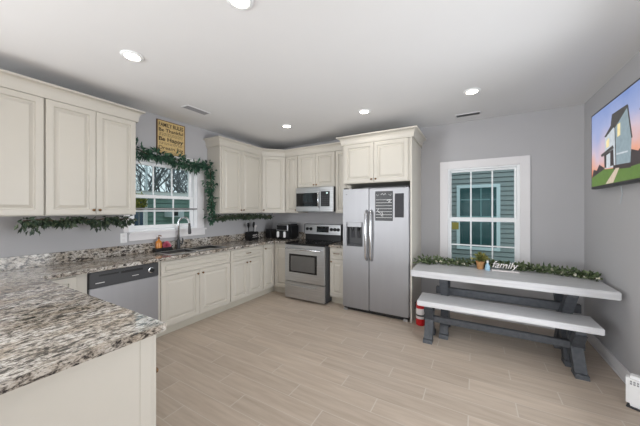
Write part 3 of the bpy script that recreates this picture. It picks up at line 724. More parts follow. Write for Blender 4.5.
for X in (-0.44, 0.80):
    mb = MB(); mb.box(X-0.038, X+0.038, 3.125, 3.41, 0.36, 0.395, 0.004, 1); mb.build('top_rail', M['grey_leg'], r)
mb = MB(); mb.box(-0.50, 0.86, 3.247, 3.293, 0.185, 0.250, 0.004, 1); mb.build('stretcher', M['grey_leg'], r)

# ------------------------------------------------------------------ garlands
def resample(pts, step):
    pts = [Vector(p) for p in pts]; out = [pts[0]]; acc = 0
    for a, b in zip(pts, pts[1:]):
        L = (b-a).length; n = max(1, int(L/step))
        out += [a.lerp(b, k/n) for k in range(1, n+1)]
    return out
def pine_garland(label, pts, spread, length, wmat, loc, dens=5, droop=0.3, wall_dir=None, cl=0.0, lw=0.008, keep=None):
    r = thing('garland', label, 'garland', loc)
    p = resample(pts, 0.02)
    mb = MB(); mb.tube(p, 0.006, 6); mb.build('vine', M['twig'], r)
    mb = MB()
    for i, q in enumerate(p):
        t = (p[min(i+1, len(p)-1)]-p[max(i-1, 0)]).normalized()
        amp = 1 + cl*math.sin(i*0.55)+cl*0.6*math.sin(i*0.23+1)
        for k in range(dens):
            d = Vector((random.gauss(0, 1), random.gauss(0, 1), random.gauss(0, 1)))
            d = (d - t*d.dot(t)*0.5)
            d.z -= droop
            if wall_dir is not None:
                s = d.dot(Vector(wall_dir))
                if s > 0: d -= Vector(wall_dir)*s*0.95
            d.normalize()
            st = q + d*random.uniform(0, spread)*max(0.2, amp)
            L = length*random.uniform(0.6, 1.2)
            dd = (d + t*random.uniform(-0.9, 0.9) + Vector((0, 0, -droop*0.4))).normalized()
            if keep and not (keep(st) and keep(st+dd*L)): continue
            mb.leaf(st, dd*L, lw*random.uniform(0.7, 1.5), fold=0.5)
    mb.build('foliage', wmat, r, recalc=False)
    return r
P1 = []
for k in range(0, 9):
    y = 0.70+0.82*k/8
    P1.append((-3.30, y, 1.355+0.012*math.sin(k*2.3)))
pine_garland('dark pine garland hanging below the wall cabinets left of the sink window', P1, 0.045, 0.055, M['pine_dark'], (-3.30, 1.07, 1.36), dens=17, droop=0.9, cl=0.9, lw=0.012, keep=lambda v: v.z < 1.392 and v.x > -3.56)
P2 = [(-3.50, 1.63, 2.185), (-3.50, 1.70, 2.175), (-3.50, 1.80, 2.135), (-3.50, 1.92, 2.15), (-3.50, 2.05, 2.13), (-3.50, 2.20, 2.125), (-3.50, 2.33, 2.085), (-3.50, 2.46, 2.085), (-3.48, 2.57, 2.12), (-3.44, 2.63, 2.13), (-3.42, 2.645, 2.02), (-3.41, 2.64, 1.85), (-3.40, 2.645, 1.65), (-3.39, 2.64, 1.45), (-3.38, 2.645, 1.30)]
pine_garland('green pine garland draped over the sink window and down its right side', P2, 0.055, 0.075, M['pine'], (-3.5, 2.1, 2.15), dens=12, droop=0.45, cl=0.8, lw=0.013, keep=lambda v: 1.56 < v.y < 2.695 and v.x > -3.565, wall_dir=(-1, 0, 0))
P3 = [(-3.30, 2.66, 1.335), (-3.27, 2.85, 1.345), (-3.27, 3.1, 1.345), (-3.27, 3.4, 1.345), (-3.24, 3.62, 1.345), (-3.16, 3.72, 1.335)]
pine_garland('dark pine garland hanging below the wall cabinets right of the sink window', P3, 0.03, 0.05, M['pine_dark'], (-3.27, 3.15, 1.34), dens=18, droop=0.6, cl=0.35, lw=0.011, keep=lambda v: v.z < 1.392)

r = thing('leafy_garland', 'green leafy garland with cream blossoms along the back of the grey table', 'garland', (0.2, 3.7, 0.76))
PT = [(-0.60, 3.62, 0.785), (-0.45, 3.68, 0.79), (-0.2, 3.72, 0.79), (0.1, 3.76, 0.79), (0.35, 3.78, 0.79), (0.6, 3.76, 0.79), (0.8, 3.72, 0.785), (0.95, 3.66, 0.782), (1.04, 3.60, 0.778)]
p = resample(PT, 0.02)
mb = MB(); mb.tube(p, 0.006, 6); mb.build('vine', M['twig'], r)
mb = MB(); bl = MB()
for i, q in enumerate(p):
    big = 1.45 if i < 9 else 1.0
    for k in range(13):
        d = Vector((random.gauss(0, 1), random.gauss(0, 0.8), random.gauss(0.3, 0.6))).normalized()
        s0 = q + d*random.uniform(0, 0.045)*big
        L = random.uniform(0.035, 0.065)*(1.1 if big > 1 else 1)
        e = d*L
        if s0.z+e.z < 0.766: e.z = 0.768-s0.z
        if s0.z < 0.766: s0.z = 0.768
        if s0.x+e.x > 1.09 or s0.x > 1.09: continue
        mb.leaf(s0, e, random.uniform(0.012, 0.020), fold=0.2)
    if i % 4 == 1 and i > 6:
        c = q + Vector((random.uniform(-0.02, 0.02), random.uniform(-0.055, -0.02), random.uniform(0.0, 0.03)))
        for k in range(9):
            d = Vector((random.gauss(0, 1), random.gauss(-0.4, 1), random.gauss(0.3, 1))).normalized()*0.022
            if c.z+d.z > 0.768: bl.leaf(c, d, 0.010, fold=0.1)
mb.build('foliage', M['eucalyptus'], r, recalc=False); bl.build('blossom', M['blossom'], r, recalc=False)

# potted plant on the table
r = thing('potted_plant', 'small leafy plant in a tan pot on the grey table', 'plant', (0.062, 3.64, 0.76))
mb = MB(); mb.lathe((0.062, 3.64, 0.76), [(0.034, 0), (0.042, 0.075), (0.047, 0.077), (0.048, 0.09), (0.042, 0.09), (0.040, 0.08)], 20); mb.build('pot', M['terracotta'], r, smooth='angle')
mb = MB()
for k in range(150):
    d = Vector((random.gauss(0, 0.8), random.gauss(0, 0.8), random.gauss(0.7, 0.6))).normalized()
    s0 = Vector((0.062, 3.64, 0.865)) + d*random.uniform(0.0, 0.075)
    mb.leaf(s0, d*random.uniform(0.03, 0.055), random.uniform(0.009, 0.016), fold=0.2)
mb.build('foliage', M['pot_leaf'], r, recalc=False)
# pale blue bottle
r = thing('spray_bottle', 'small pale blue bottle between the potted plant and the word sign', 'bottle', (0.132, 3.60, 0.76))
mb = MB(); mb.lathe((0.132, 3.60, 0.76), [(0.024, 0), (0.026, 0.01), (0.024, 0.05), (0.010, 0.075), (0.010, 0.085)], 16); mb.build('bottle_body', M['blue'], r, smooth='angle')
mb = MB(); mb.lathe((0.132, 3.60, 0.845), [(0.011, 0), (0.011, 0.02), (0.006, 0.026), (0.0, 0.027)], 12); mb.build('cap', M['stone_white'], r, smooth='angle')
# word sign
r = thing('word_sign', 'cut-out script sign reading family, standing on the grey table', 'sign', (0.3, 3.60, 0.76))
mb = MB(); mb.box(0.172, 0.425, 3.585, 3.625, 0.76, 0.772, 0.003, 1); mb.build('base', M['label_white'], r)
mt_ = Matrix.Translation((0.178, 3.605, 0.797)) @ Matrix.Rotation(math.radians(90), 4, 'X')
text('lettering', 'family', 0.105, M['label_white'], mt_, r, extrude=0.006, width=0.24, shear=0.35)

# ------------------------------------------------------------------ objects on the worktop
r = thing('utensil_box', 'black box of dark utensils with a pale script label by the backsplash', 'utensil holder', (-3.46, 3.54, 0.914))
mb = MB(); bx0, bx1, by0, by1 = -3.515, -3.395, 3.44, 3.635
mb.box(bx0, bx0+0.01, by0, by1, 0.914, 1.06); mb.box(bx1-0.01, bx1, by0, by1, 0.914, 1.06); mb.box(bx0+0.01, bx1-0.01, by0, by0+0.01, 0.914, 1.06); mb.box(bx0+0.01, bx1-0.01, by1-0.01, by1, 0.914, 1.06); mb.box(bx0+0.01, bx1-0.01, by0+0.01, by1-0.01, 0.914, 0.924)
mb.build('box', M['black'], r)
mb = MB()
mb.tube([(bx1+0.001, 3.50, 1.005), (bx1+0.001, 3.515, 0.99), (bx1+0.001, 3.53, 1.012), (bx1+0.001, 3.545, 0.988), (bx1+0.001, 3.56, 1.01), (bx1+0.001, 3.575, 0.99), (bx1+0.001, 3.59, 1.012), (bx1+0.001, 3.61, 0.995)], 0.005, 6)
mb.tube([(bx1+0.001, 3.495, 0.965), (bx1+0.001, 3.61, 0.968)], 0.004, 6)
mb.build('script_label', M['label_white'], r)
def utensil(label, x, y, lean, head, mat):
    u = thing('kitchen_utensil', label, 'utensil', (x, y, 0.926))
    tip = Vector((x, y, 0.926))+Vector((0.01, lean, 0.20))
    mb = MB(); mb.tube([(x, y, 0.926), tip], [0.006, 0.007], 8); mb.build('handle', mat, u)
    mb = MB()
    d = (tip-Vector((x, y, 0.926))).normalized()
    mb.rings([[tip+d*t_*head + Vector((0, math.cos(q)*w_, 0))+Vector((math.sin(q)*0.008, 0, 0)) for q in [2*math.pi*k/10 for k in range(10)]] for t_, w_ in ((0, 0.006), (0.2, 0.022), (0.55, 0.033), (0.85, 0.028), (1.0, 0.010))])
    mb.build('head', mat, u, smooth=True)
utensil('dark broad spoon leaning left in the black utensil box', -3.455, 3.475, -0.03, 0.10, M['black'])
utensil('dark spatula standing upright in the middle of the black utensil box', -3.45, 3.55, 0.012, 0.11, M['black'])
utensil('short pale utensil leaning right in the black utensil box', -3.46, 3.60, 0.025, 0.05, M['label_white'])

for i, (x, lab) in enumerate(((-3.42, 'black square canister left of its twin in the counter corner'), (-3.275, 'black square canister next to the air fryer'))):
    r = thing('canister', lab, 'canister', (x, 4.0, 0.914), 'black canisters in the counter corner')
    mb = MB(); mb.box(x-0.068, x+0.068, 3.93, 4.06, 0.914, 1.065, 0.012, 3); mb.build('canister_body', M['black'], r)
    mb = MB(); mb.box(x-0.066, x+0.066, 3.932, 4.058, 1.066, 1.085, 0.006, 2); mb.build('lid', M['graphite'], r)

r = thing('air_fryer', 'black two-drawer air fryer with silver trim on the corner worktop', 'air fryer', (-3.0, 3.98, 0.914))
ax0, ax1, ay0, ay1 = -3.165, -2.835, 3.83, 4.14
mb = MB(); mb.box(ax0, ax1, ay0+0.02, ay1, 0.922, 1.195, 0.03, 4); mb.build('fryer_body', M['black'], r, smooth='angle')
mb = MB(); mb.box(ax0+0.01, ax1-0.01, ay0+0.03, ay1-0.03, 1.192, 1.212, 0.009, 3); mb.build('top_plate', M['steel_h'], r)
mb = MB(); mb.box(ax0+0.02, ax1-0.045, ay0+0.008, ay0+0.024, 1.075, 1.185, 0.004, 1); cpn = mb.build('control_panel', M['steel_h'], r)
mb = MB(); mb.box(ax0+0.035, ax1-0.065, ay0+0.005, ay0+0.012, 1.088, 1.172, 0.002, 1); mb.build('touch_screen', M['black_glass'], cpn)
for (a, b) in ((ax0+0.02, -3.012), (-3.006, ax1-0.02)):
    mb = MB(); mb.box(a, b, ay0+0.002, ay0+0.026, 0.930, 1.068, 0.008, 2); ba = mb.build('basket_drawer', M['black'], r)
    xm = (a+b)/2
    mb = MB(); mb.box(xm-0.018, xm+0.018, ay0-0.045, ay0+0.004, 0.955, 1.062, 0.010, 3); mb.build('handle', M['stone_white'], ba, smooth='angle')
for x_ in (ax0+0.05, ax1-0.05):
    for y_ in (ay0+0.06, ay1-0.05):
        mb = MB(); mb.lathe((x_, y_, 0.914), [(0.012, 0), (0.012, 0.012)], 10); mb.build('foot', M['black'], r)

# caddy by the sink
mb = MB()
cx0, cx1, cy0, cy1 = -3.53, -3.45, 1.87, 2.08
mb.box(cx0, cx1, cy0, cy1, 0.914, 0.922, 0.002, 1)
mb.box(cx0, cx0+0.006, cy0, cy1, 0.922, 0.965); mb.box(cx1-0.006, cx1, cy0, cy1, 0.922, 0.965); mb.box(cx0+0.006, cx1-0.006, cy0, cy0+0.006, 0.922, 0.965); mb.box(cx0+0.006, cx1-0.006, cy1-0.006, cy1, 0.922, 0.965)
mb.build('sponge_caddy', M['black'], label='low black caddy on the worktop left of the faucet', cat='caddy')
r = thing('soap_bottle', 'amber pump soap bottle standing in the black caddy', 'bottle', (-3.49, 1.925, 0.923))
mb = MB(); mb.lathe((-3.49, 1.925, 0.923), [(0.033, 0), (0.036, 0.01), (0.036, 0.105), (0.030, 0.125), (0.013, 0.14), (0.013, 0.155)], 18); mb.build('bottle_body', M['amber'], r, smooth='angle')
mb = MB(); mb.lathe((-3.49, 1.925, 1.078), [(0.014, 0), (0.014, 0.02), (0.005, 0.024), (0.005, 0.045)], 14); mb.tube([(-3.49, 1.925, 1.121), (-3.45, 1.93, 1.121), (-3.445, 1.93, 1.112)], 0.006, 8); mb.build('pump', plain('brown_pump_plastic', (120, 72, 30), 0.4, noise=0.05), r)
mb = MB()
c = Vector((-3.49, 2.025, 0.985))
for k in range(150):
    d = Vector((random.gauss(0, 1), random.gauss(0, 1), random.gauss(0, 1))).normalized()
    mb.leaf(c+d*0.016, d*random.uniform(0.036, 0.044), 0.020, fold=0.3)
mb.build('bath_puff', M['pink'], recalc=False, label='round pink scrubbing puff resting in the black caddy', cat='scrubber')

# ------------------------------------------------------------------ sign over the window
r = thing('wall_sign', 'tan wooden sign headed FAMILY RULES above the sink window', 'sign', (-3.56, 2.12, 2.18))
sy0, sy1, sz0, sz1 = 1.945, 2.312, 2.165, 2.622
mb = MB(); mb.box(XW+0.001, XW+0.020, sy0, sy1, sz0, sz1, 0.001, 1); mb.build('board', M['sign_wood'], r)
mb = MB(); mb.box(XW+0.001, XW+0.023, sy0-0.010, sy0, sz0, sz1); mb.box(XW+0.001, XW+0.023, sy1, sy1+0.008, sz0, sz1); mb.box(XW+0.001, XW+0.023, sy0-0.01, sy1+0.008, sz1, sz1+0.008); mb.build('edge_strip', M['sign_edge'], r)
def sign_line(body, y, z, size, width, bold):
    m_ = Matrix(((0, 0, 1, XW+0.0205), (1, 0, 0, y), (0, 1, 0, z), (0, 0, 0, 1)))
    text('lettering', body, size, M['sign_ink'], m_, r, extrude=0.0006, width=width, bold=bold)
sign_line('FAMILY RULES', 1.958, 2.548, 0.072, 0.335, 0.0010)
sign_line('Be Thankful', 1.958, 2.484, 0.062, 0.335, 0.0009)
sign_line('Be Happy', 1.958, 2.362, 0.074, 0.335, 0.0015)
sign_line('Dream Big', 1.958, 2.250, 0.066, 0.335, 0.0004)
for z in (2.462, 2.447, 2.432, 2.335, 2.320, 2.222, 2.205, 2.190):
    mb = MB(); y = 1.962
    while y < 2.27:
        L = random.uniform(0.012, 0.035); mb.box(XW+0.0203, XW+0.0212, y, min(y+L, 2.285), z-0.0022, z+0.0022); y += L+0.010
    mb.build('fine_print', M['sign_ink'], r)

# ------------------------------------------------------------------ television
r = thing('television', 'wall-mounted flat television showing a grey house at sunset', 'television', (1.07, 3.09, 1.66))
TX = 1.035; ty1 = 3.745; ty0 = 2.44; tz0, tz1 = 1.655, 2.405
mb = MB(); mb.box(TX, TX+0.045, ty0, ty1, tz0, tz1, 0.004, 2); mb.build('television_body', M['black'], r)
mb = MB(); mb.box(TX+0.045, XR, 2.9, 3.3, 1.85, 2.2); mb.build('wall_mount', M['black'], r)
sky = bpy.data.materials.new('sunset_screen_picture'); sky.use_nodes = True
nt = sky.node_tree; N = nt.nodes.new; pb = nt.nodes['Principled BSDF']
tc = N('ShaderNodeTexCoord'); sp = N('ShaderNodeSeparateXYZ'); nt.links.new(tc.outputs['Object'], sp.inputs[0])
nz = N('ShaderNodeTexNoise'); nz.inputs['Scale'].default_value = 3.2; nz.inputs['Detail'].default_value = 5; nt.links.new(tc.outputs['Object'], nz.inputs['Vector'])
ma = N('ShaderNodeMath'); ma.operation = 'MULTIPLY_ADD'; ma.inputs[1].default_value = 1.25; ma.inputs[2].default_value = -0.16
nt.links.new(sp.outputs['Z'], ma.inputs[0])
mb_ = N('ShaderNodeMath'); mb_.operation = 'MULTIPLY_ADD'; mb_.inputs[1].default_value = 0.55; nt.links.new(nz.outputs['Fac'], mb_.inputs[0])
m3 = N('ShaderNodeMath'); m3.operation = 'SUBTRACT'; m3.inputs[1].default_value = 0.27; nt.links.new(ma.outputs[0], mb_.inputs[2]); nt.links.new(mb_.outputs[0], m3.inputs[0])
rp = N('ShaderNodeValToRGB'); e = rp.color_ramp.elements
e[0].position = 0.0; e[0].color = srgb(220, 132, 96); e[1].position = 0.8; e[1].color = srgb(118, 142, 196)
for ps, cc in ((0.13, (226, 164, 140)), (0.30, (204, 186, 200)), (0.52, (156, 168, 208))):
    q = e.new(ps); q.color = srgb(*cc)
nt.links.new(m3.outputs[0], rp.inputs['Fac']); nt.links.new(rp.outputs['Color'], pb.inputs['Emission Color'])
pb.inputs['Base Color'].default_value = (0.01, 0.01, 0.01, 1); pb.inputs['Roughness'].default_value = 0.3; pb.inputs['Specular IOR Level'].default_value = 0.2
def scr(name, rgb, st=0.8):
    m, nt2, p2 = new_mat(name); p2.inputs['Base Color'].default_value = (0.01, 0.01, 0.01, 1); p2.inputs['Roughness'].default_value = 0.3; p2.inputs['Specular IOR Level'].default_value = 0.2
    t2 = nt2.nodes.new('ShaderNodeTexCoord'); n2 = nt2.nodes.new('ShaderNodeTexNoise'); n2.inputs['Scale'].default_value = 24
    mx2 = nt2.nodes.new('ShaderNodeMix'); mx2.data_type = 'RGBA'; c2 = srgb(*rgb)
    mx2.inputs[6].default_value = tuple(v*0.75 for v in c2[:3])+(1,); mx2.inputs[7].default_value = tuple(min(1, v*1.2) for v in c2[:3])+(1,)
    nt2.links.new(t2.outputs['Object'], n2.inputs['Vector']); nt2.links.new(n2.outputs['Fac'], mx2.inputs[0]); nt2.links.new(mx2.outputs[2], p2.inputs['Emission Color'])
    p2.inputs['Emission Strength'].default_value = st
    return m
SCR = 0.8
pb.inputs['Emission Strength'].default_value = SCR
smats = [sky, scr('picture_lawn', (92, 124, 50)), scr('picture_house_wall', (140, 158, 166)), scr('picture_roof', (70, 68, 66)), scr('picture_path', (206, 188, 168)), scr('picture_warm_window', (255, 224, 168)), scr('picture_dark', (54, 44, 44)), scr('picture_pale_trim', (196, 204, 210))]
bm = bmesh.new()
layer = [0]
def spoly(pts, mi):
    layer[0] += 1; x = TX-0.0008-0.00012*layer[0]
    f = bm.faces.new([bm.verts.new((x-ORG[r.name].x, 3.74-s-ORG[r.name].y, 1.66+t-ORG[r.name].z)) for s, t in pts]); f.material_index = mi
spoly([(0.012, 0.02), (1.285, 0.02), (1.285, 0.728), (0.012, 0.728)], 0)
spoly([(0.012, 0.10), (0.06, 0.19), (0.14, 0.17), (0.2, 0.22), (0.32, 0.17), (0.32, 0.1)], 6)
spoly([(0.76, 0.12), (0.80, 0.25), (0.90, 0.22), (1.0, 0.28), (1.285, 0.24), (1.285, 0.1)], 6)
spoly([(0.012, 0.02), (1.285, 0.02), (1.285, 0.13), (0.806, 0.12), (0.302, 0.16), (0.012, 0.108)], 1)
spoly([(0.477, 0.585), (0.735, 0.605), (0.806, 0.34), (0.783, 0.121), (0.539, 0.146)], 2)
spoly([(0.335, 0.473), (0.473, 0.51), (0.535, 0.49), (0.539, 0.15), (0.316, 0.166)], 7)
spoly([(0.44, 0.505), (0.47, 0.615), (0.746, 0.612), (0.735, 0.585), (0.52, 0.48), (0.50, 0.50)], 3)
spoly([(0.73, 0.608), (0.753, 0.602), (0.82, 0.334), (0.80, 0.335)], 3)
spoly([(0.315, 0.455), (0.46, 0.53), (0.545, 0.497), (0.50, 0.493), (0.35, 0.445)], 3)
spoly([(0.52, 0.5), (0.535, 0.5), (0.555, 0.15), (0.54, 0.15)], 3)
spoly([(0.24, 0.305), (0.49, 0.345), (0.51, 0.315), (0.258, 0.28)], 3)
spoly([(0.31, 0.29), (0.50, 0.31), (0.51, 0.17), (0.32, 0.17)], 6)
spoly([(0.36, 0.28), (0.44, 0.29), (0.44, 0.17), (0.36, 0.17)], 7)
spoly([(0.575, 0.498), (0.625, 0.503), (0.625, 0.40), (0.575, 0.395)], 5)
spoly([(0.36, 0.41), (0.42, 0.425), (0.42, 0.35), (0.36, 0.345)], 5)
spoly([(0.56, 0.262), (0.75, 0.25), (0.75, 0.238), (0.56, 0.248)], 7)
spoly([(0.50, 0.17), (0.80, 0.15), (0.80, 0.11), (0.50, 0.135)], 6)
spoly([(0.346, 0.022), (0.50, 0.022), (0.61, 0.135), (0.545, 0.14)], 4)
spoly([(0.95, 0.52), (1.285, 0.66), (1.285, 0.14), (0.95, 0.15)], 2)
spoly([(0.92, 0.51), (0.95, 0.56), (1.285, 0.70), (1.285, 0.62), (0.95, 0.50)], 3)
bmesh.ops.recalc_face_normals(bm, faces=bm.faces)
me = bpy.data.meshes.new('screen'); bm.to_mesh(me); bm.free()
for m_ in smats: me.materials.append(m_)
so = bpy.data.objects.new('screen', me); col.objects.link(so); so.parent = r; ORG[so.name] = ORG[r.name]
mb = MB(); mb.tube([(1.09, 3.30, 1.72), (1.10, 3.30, 1.64), (1.104, 3.29, 1.585), (1.105, 3.31, 1.55), (1.105, 3.33, 1.50)], 0.0025, 6)
mb.build('power_cord', M['pole_grey'], label='thin pale cord dangling below the television', cat='cord')

# ------------------------------------------------------------------ fire extinguisher, heater
r = thing('fire_extinguisher', 'red fire extinguisher with white label on the floor between refrigerator panel and bench', 'fire extinguisher', (-0.588, 3.56, 0))
ex, ey = -0.588, 3.56
mb = MB(); mb.lathe((ex, ey, 0), [(0.048, 0), (0.054, 0.006), (0.054, 0.235), (0.050, 0.262), (0.036, 0.285), (0.018, 0.297), (0.018, 0.305)], 26); cy = mb.build('cylinder', M['red'], r, smooth='angle')
mb = MB(); mb.lathe((ex, ey, 0), [(0.0545, 0.085), (0.0550, 0.086), (0.0550, 0.212), (0.0545, 0.213)], 26); lb = mb.build('paper_label', M['label_white'], cy, smooth='angle')
mb = MB(); mb.lathe((ex, ey, 0), [(0.0552, 0.118), (0.0562, 0.119), (0.0562, 0.136), (0.0552, 0.137)], 26); mb.build('strap', M['black'], cy, smooth='angle')
mb = MB(); mb.lathe((ex, ey, 0.303), [(0.017, 0), (0.017, 0.03), (0.010, 0.034)], 14); mb.box(ex-0.012, ex+0.012, ey-0.02, ey+0.09, 0.335, 0.345, 0.003, 1); mb.box(ex-0.010, ex+0.010, ey-0.01, ey+0.08, 0.360, 0.368, 0.003, 1); mb.box(ex-0.008, ex+0.008, ey-0.012, ey+0.012, 0.33, 0.365); mb.build('valve_handle', M['graphite'], r)
mb = MB(); mb.tube([(ex, ey-0.012, 0.325), (ex-0.03, ey-0.035, 0.32), (ex-0.055, ey-0.045, 0.28), (ex-0.060, ey-0.035, 0.20)], 0.007, 8); mb.build('hose', M['black'], r, smooth=True)

r = thing('space_heater', 'small white rounded heater on the floor by the right wall', 'heater', (1.025, 2.80, 0))
hm = Matrix.Translation((1.030, 2.845, 0)) @ Matrix.Rotation(math.radians(-26), 4, 'Z')
mb = MB(hm); mb.box(-0.053, 0.053, -0.045, 0.045, 0.006, 0.235, 0.022, 4); mb.build('heater_body', M['stone_white'], r, smooth='angle')
mb = MB(hm); mb.box(-0.050, 0.050, -0.042, 0.042, 0.0, 0.010, 0.003, 1); mb.build('base', M['graphite'], r)
for row in range(2):
    for k in range(4):
        mb = MB(hm); xk = -0.030+0.0165*k
        mb.box(xk, xk+0.011, -0.0465, -0.040, 0.176+0.016*row, 0.188+0.016*row, 0.001, 1); mb.build('vent_slot', M['louver'], r)

# ------------------------------------------------------------------ ceiling lamps and vents
def make_light(x, y, label):
    r = thing('recessed_light', label, 'ceiling light', (x, y, H-0.012), 'recessed ceiling lights')
    mb = MB(); mb.lathe((x, y, H-0.012), [(0.054, 0.004), (0.060, 0.0), (0.078, 0.006), (0.080, 0.0118), (0.054, 0.0118)], 32); mb.build('trim_ring', M['vinyl'], r, smooth='angle')
    mb = MB(); mb.lathe((x, y, H-0.012), [(0.0535, 0.004), (0.0535, 0.010)], 32); mb.build('diffuser', M['lamp_glow'], r)
    ld = bpy.data.lights.new('lamp', 'AREA'); ld.shape = 'DISK'; ld.size = 0.10; ld.energy = LAMP_WATTS; ld.color = (1.0, 0.95, 0.88)
    lo = bpy.data.objects.new('lamp', ld); col.objects.link(lo); lo.parent = r; lo.location = (0, 0, -0.004)
    return r
proto = make_light(-2.37, 1.10, 'recessed ceiling light nearest the left wall cabinets')
for x, y, lab in ((-2.38, 3.15, 'recessed ceiling light in front of the cabinet corner'), (-1.19, 3.17, 'recessed ceiling light in front of the refrigerator'),
                  (-0.02, 3.19, 'recessed ceiling light in front of the back window and ceiling vent'), (-1.19, 1.12, 'recessed ceiling light cut by the top edge of the picture')):
    c = proto.copy(); c.location = (x, y, H-0.012); c['label'] = lab; col.objects.link(c)
    for ch in proto.children:
        k = ch.copy(); k.parent = c; col.objects.link(k)
def vent(x0, x1, y0, y1, along, label):
    r = thing('ceiling_vent', label, 'vent', ((x0+x1)/2, (y0+y1)/2, H-0.01))
    mb = MB(); b = 0.014
    mb.box(x0, x1, y0, y0+b, H-0.008, H, 0.002, 1); mb.box(x0, x1, y1-b, y1, H-0.008, H, 0.002, 1); mb.box(x0, x0+b, y0+b, y1-b, H-0.008, H, 0.002, 1); mb.box(x1-b, x1, y0+b, y1-b, H-0.008, H, 0.002, 1)
    mb.build('frame', M['vent_white'], r)
    mb = MB(); mb.box(x0+b, x1-b, y0+b, y1-b, H-0.002, H-0.0005); mb.build('duct_opening', M['vent_dark'], r)
    mb = MB()
    if along == 'x':
        n = 6
        for k in range(n):
            y = y0+b+(k+0.5)*(y1-y0-2*b)/n; mb.extrude([(x0+b, y-0.004, H-0.008), (x0+b, y-0.003, H-0.008), (x0+b, y+0.004, H-0.002), (x0+b, y+0.003, H-0.002)], (x1-x0-2*b, 0, 0))
    else:
        n = 6
        for k in range(n):
            x = x0+b+(k+0.5)*(x1-x0-2*b)/n; mb.extrude([(x-0.004, y0+b, H-0.008), (x-0.003, y0+b, H-0.008), (x+0.004, y0+b, H-0.002), (x+0.003, y0+b, H-0.002)], (0, y1-y0-2*b, 0))
    mb.build('louver', M['louver'], r)
vent(-3.03, -2.90, 1.93, 2.25, 'y', 'narrow white ceiling vent in front of the FAMILY RULES sign')
vent(-0.215, 0.075, 3.88, 4.00, 'x', 'white ceiling vent close to the back wall right of the refrigerator')

# ------------------------------------------------------------------ outdoors
GZ = -0.45
mb = MB(); mb.box(-60, XW-T-0.01, -30, 60, GZ-0.1, GZ); mb.box(XW-T-0.01, 30, YB+T+0.01, 60, GZ-0.1, GZ)
mb.build('lawn_ground', M['grass'], kind='structure')
def lap_wall(name, mat, p0, u, length, z0, z1, lap, n, parent):
    """horizontal lap siding as a saw-tooth profile"""
    p0 = Vector(p0); u = Vector(u); n = Vector(n); prof = []
    z = z0
    while z < z1-1e-6:
        zt = min(z+lap, z1); prof += [(-0.05, z), (-0.05, z+0.02), (0.016, z+0.02), (0.004, zt)]; z = zt      # every course overhangs a shadow gap
    prof += [(-0.10, z1), (-0.10, z0)]
    mb = MB(); mb.rings([[p0+n*o+Vector((0, 0, q)) for o, q in prof], [p0+u*length+n*o+Vector((0, 0, q)) for o, q in prof]])
    return mb.build(name, mat, parent)
r = thing('neighbor_house', 'grey sided house seen through the back window', 'house', (0, 7.3, GZ))
lap_wall('siding', M['siding_grey'], (-4, 7.23, 0), (1, 0, 0), 9, GZ, 4.4, 0.105, (0, -1, 0), r)
mb = MB(); NX0, NX1, NZ0, NZ1 = -0.365, 0.505, 0.52, 2.035
mb.box(NX0, NX0+0.07, 7.19, 7.24, NZ0, NZ1); mb.box(NX1-0.07, NX1, 7.19, 7.24, NZ0, NZ1); mb.box(NX0+0.07, NX1-0.07, 7.19, 7.24, NZ1-0.07, NZ1); mb.box(NX0+0.07, NX1-0.07, 7.19, 7.24, NZ0, NZ0+0.07)
wf = mb.build('window_frame', M['siding_grey'] if False else plain('pale_blue_grey_trim', (206, 220, 224), 0.6, noise=0.02), r)
mb = MB(); mb.box(NX0+0.07, NX1-0.07, 7.205, 7.215, NZ0+0.07, NZ1-0.07); mb.build('pane', M['dark_teal_glass'], wf)
mb = MB()
mb.box(0.125, 0.145, 7.198, 7.206, NZ0+0.07, NZ1-0.07); mb.box(NX0+0.07, NX1-0.07, 7.198, 7.205, 1.28, 1.31); mb.box(NX0+0.07, NX1-0.07, 7.198, 7.205, 1.68, 1.70); mb.build('muntin', plain('muted_teal_bar', (120, 156, 158), 0.6, noise=0.02), wf)

r = thing('teal_house', 'low teal sided building seen through the sink window', 'house', (-8.2, 6.5, GZ))
lap_wall('siding', M['siding_teal'], (-8.0, 4.05, 0), (0, 1, 0), 8, GZ, 1.86, 0.13, (1, 0, 0), r)
mb = MB(); mb.box(-8.03, -7.97, 4.0, 4.09, GZ, 1.86); mb.build('corner_board', M['trim'], r)
mb = MB(); mb.box(-8.2, -7.85, 3.9, 12.2, 1.86, 1.98); mb.build('fascia', M['trim'], r)
mb = MB(); mb.extrude([(-7.82, 3.88, 1.98), (-11, 3.88, 2.1), (-11, 3.88, 1.98)], (0, 8.3, 0)); mb.build('roof', M['roofing'], r)
mb = MB(); mb.box(-11, -8.1, 4.02, 4.10, GZ, 1.98); mb.build('side_wall', M['navy'], r)
r = thing('window_air_conditioner', 'small air conditioner jutting from the teal building', 'air conditioner', (-7.85, 4.75, 1.24))
mb = MB(); mb.box(-7.978, -7.65, 4.56, 4.98, 1.24, 1.50, 0.01, 2); mb.build('housing', M['pole_grey'], r)
mb = MB(); mb.box(-7.66, -7.635, 4.60, 4.78, 1.28, 1.46); mb.build('grille', M['black'], r)
r = thing('utility_pole', 'pale utility pole beyond the sink window', 'pole', (-13, 6.58, GZ))
mb = MB(); mb.tube([(-13, 6.62, GZ), (-13, 6.62, 6.5)], [0.05, 0.04], 10); mb.build('pole', M['pole_grey'], r)
mb = MB(); mb.box(-13.05, -12.95, 5.7, 7.5, 5.9, 6.02); mb.build('crossarm', M['bark'], r)
mb = MB(); mb.box(-10.5, -10.42, -4, 4.0, GZ, 1.25); mb.build('navy_fence', M['navy'], label='dark blue fence beside the teal building', cat='fence')
r = thing('shrub', 'yellow green shrub at the near corner of the teal building', 'shrub', (-7.75, 3.76, GZ))
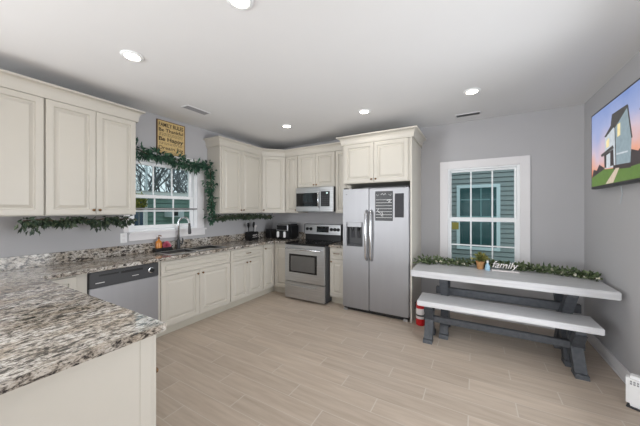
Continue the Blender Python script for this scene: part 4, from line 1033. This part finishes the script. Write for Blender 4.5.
mb = MB(); mb.tube([(-7.75, 3.76, GZ), (-7.75, 3.76, 1.5)], [0.04, 0.02], 8); mb.build('stem', M['bark'], r)
mb = MB()
for k in range(700):
    d = Vector((random.gauss(0, 1), random.gauss(0, 1), random.gauss(0, 1))).normalized()*random.uniform(0.5, 1)
    mb.leaf(Vector((-7.75+d.x*0.2, 3.76+d.y*0.2, 1.66+d.z*0.26)), Vector((random.gauss(0, 1), random.gauss(0, 1), random.gauss(0, 1))).normalized()*0.06, 0.02)
mb.build('foliage', M['shrub'], r, recalc=False)
def bare_tree(label, x, y, h, seed):
    rnd = random.Random(seed); t = thing('bare_tree', label, 'tree', (x, y, GZ), 'bare trees beyond the sink window')
    tk = MB(); br = MB()
    def grow(p, d, L, rad, lev):
        pts = [p]; q = p; dd = d
        for k in range(4):
            dd = (dd+Vector((rnd.gauss(0, 0.12), rnd.gauss(0, 0.12), rnd.gauss(0.03, 0.06)))).normalized(); q = q+dd*L/4; pts.append(q)
        (tk if lev == 0 else br).tube(pts, [rad*(1-0.13*k) for k in range(5)], 6 if lev < 2 else 4)
        if lev < 4:
            for k in range(5 if lev == 0 else (4 if lev < 3 else 3)):
                i = rnd.choice((1, 2, 3, 4)) if lev else rnd.choice((2, 3, 4, 4))
                a = rnd.uniform(0, 6.28); s = Vector((math.cos(a), math.sin(a), rnd.uniform(0.2, 0.9)))
                grow(pts[i], (dd*0.7+s*0.8).normalized(), L*rnd.uniform(0.5, 0.75), rad*0.58, lev+1)
    grow(Vector((x, y, GZ)), Vector((0, 0, 1)), h*0.42, h*0.011, 0)
    tk.build('trunk', M['bark'], t); br.build('branches', M['bark'], t)
bare_tree('bare tree behind the left panes of the sink window', -15.5, 7.3, 8.5, 3)
bare_tree('bare tree behind the middle panes of the sink window', -14, 8.6, 8.5, 5)
bare_tree('bare tree behind the right panes of the sink window', -16, 11.6, 9.5, 11)
bare_tree('bare tree far back between the other trees', -22, 12.5, 9.5, 21)
r = thing('tree_line', 'distant grey woodland edge beyond the sink window', 'woods', (-34, 18, GZ), kind='stuff')
mb = MB(); rr = random.Random(4)
for k in range(420):
    y = rr.uniform(5, 34); x = -34+rr.uniform(-3, 3); hh = rr.uniform(2.0, 4.6)
    p0 = Vector((x, y, GZ)); mb.tube([p0, p0+Vector((rr.gauss(0, 0.2), rr.gauss(0, 0.3), hh*0.6)), p0+Vector((rr.gauss(0, 0.4), rr.gauss(0, 0.7), hh))], [0.09, 0.06, 0.02], 4)
mb.build('trunks', M['bark'], r)
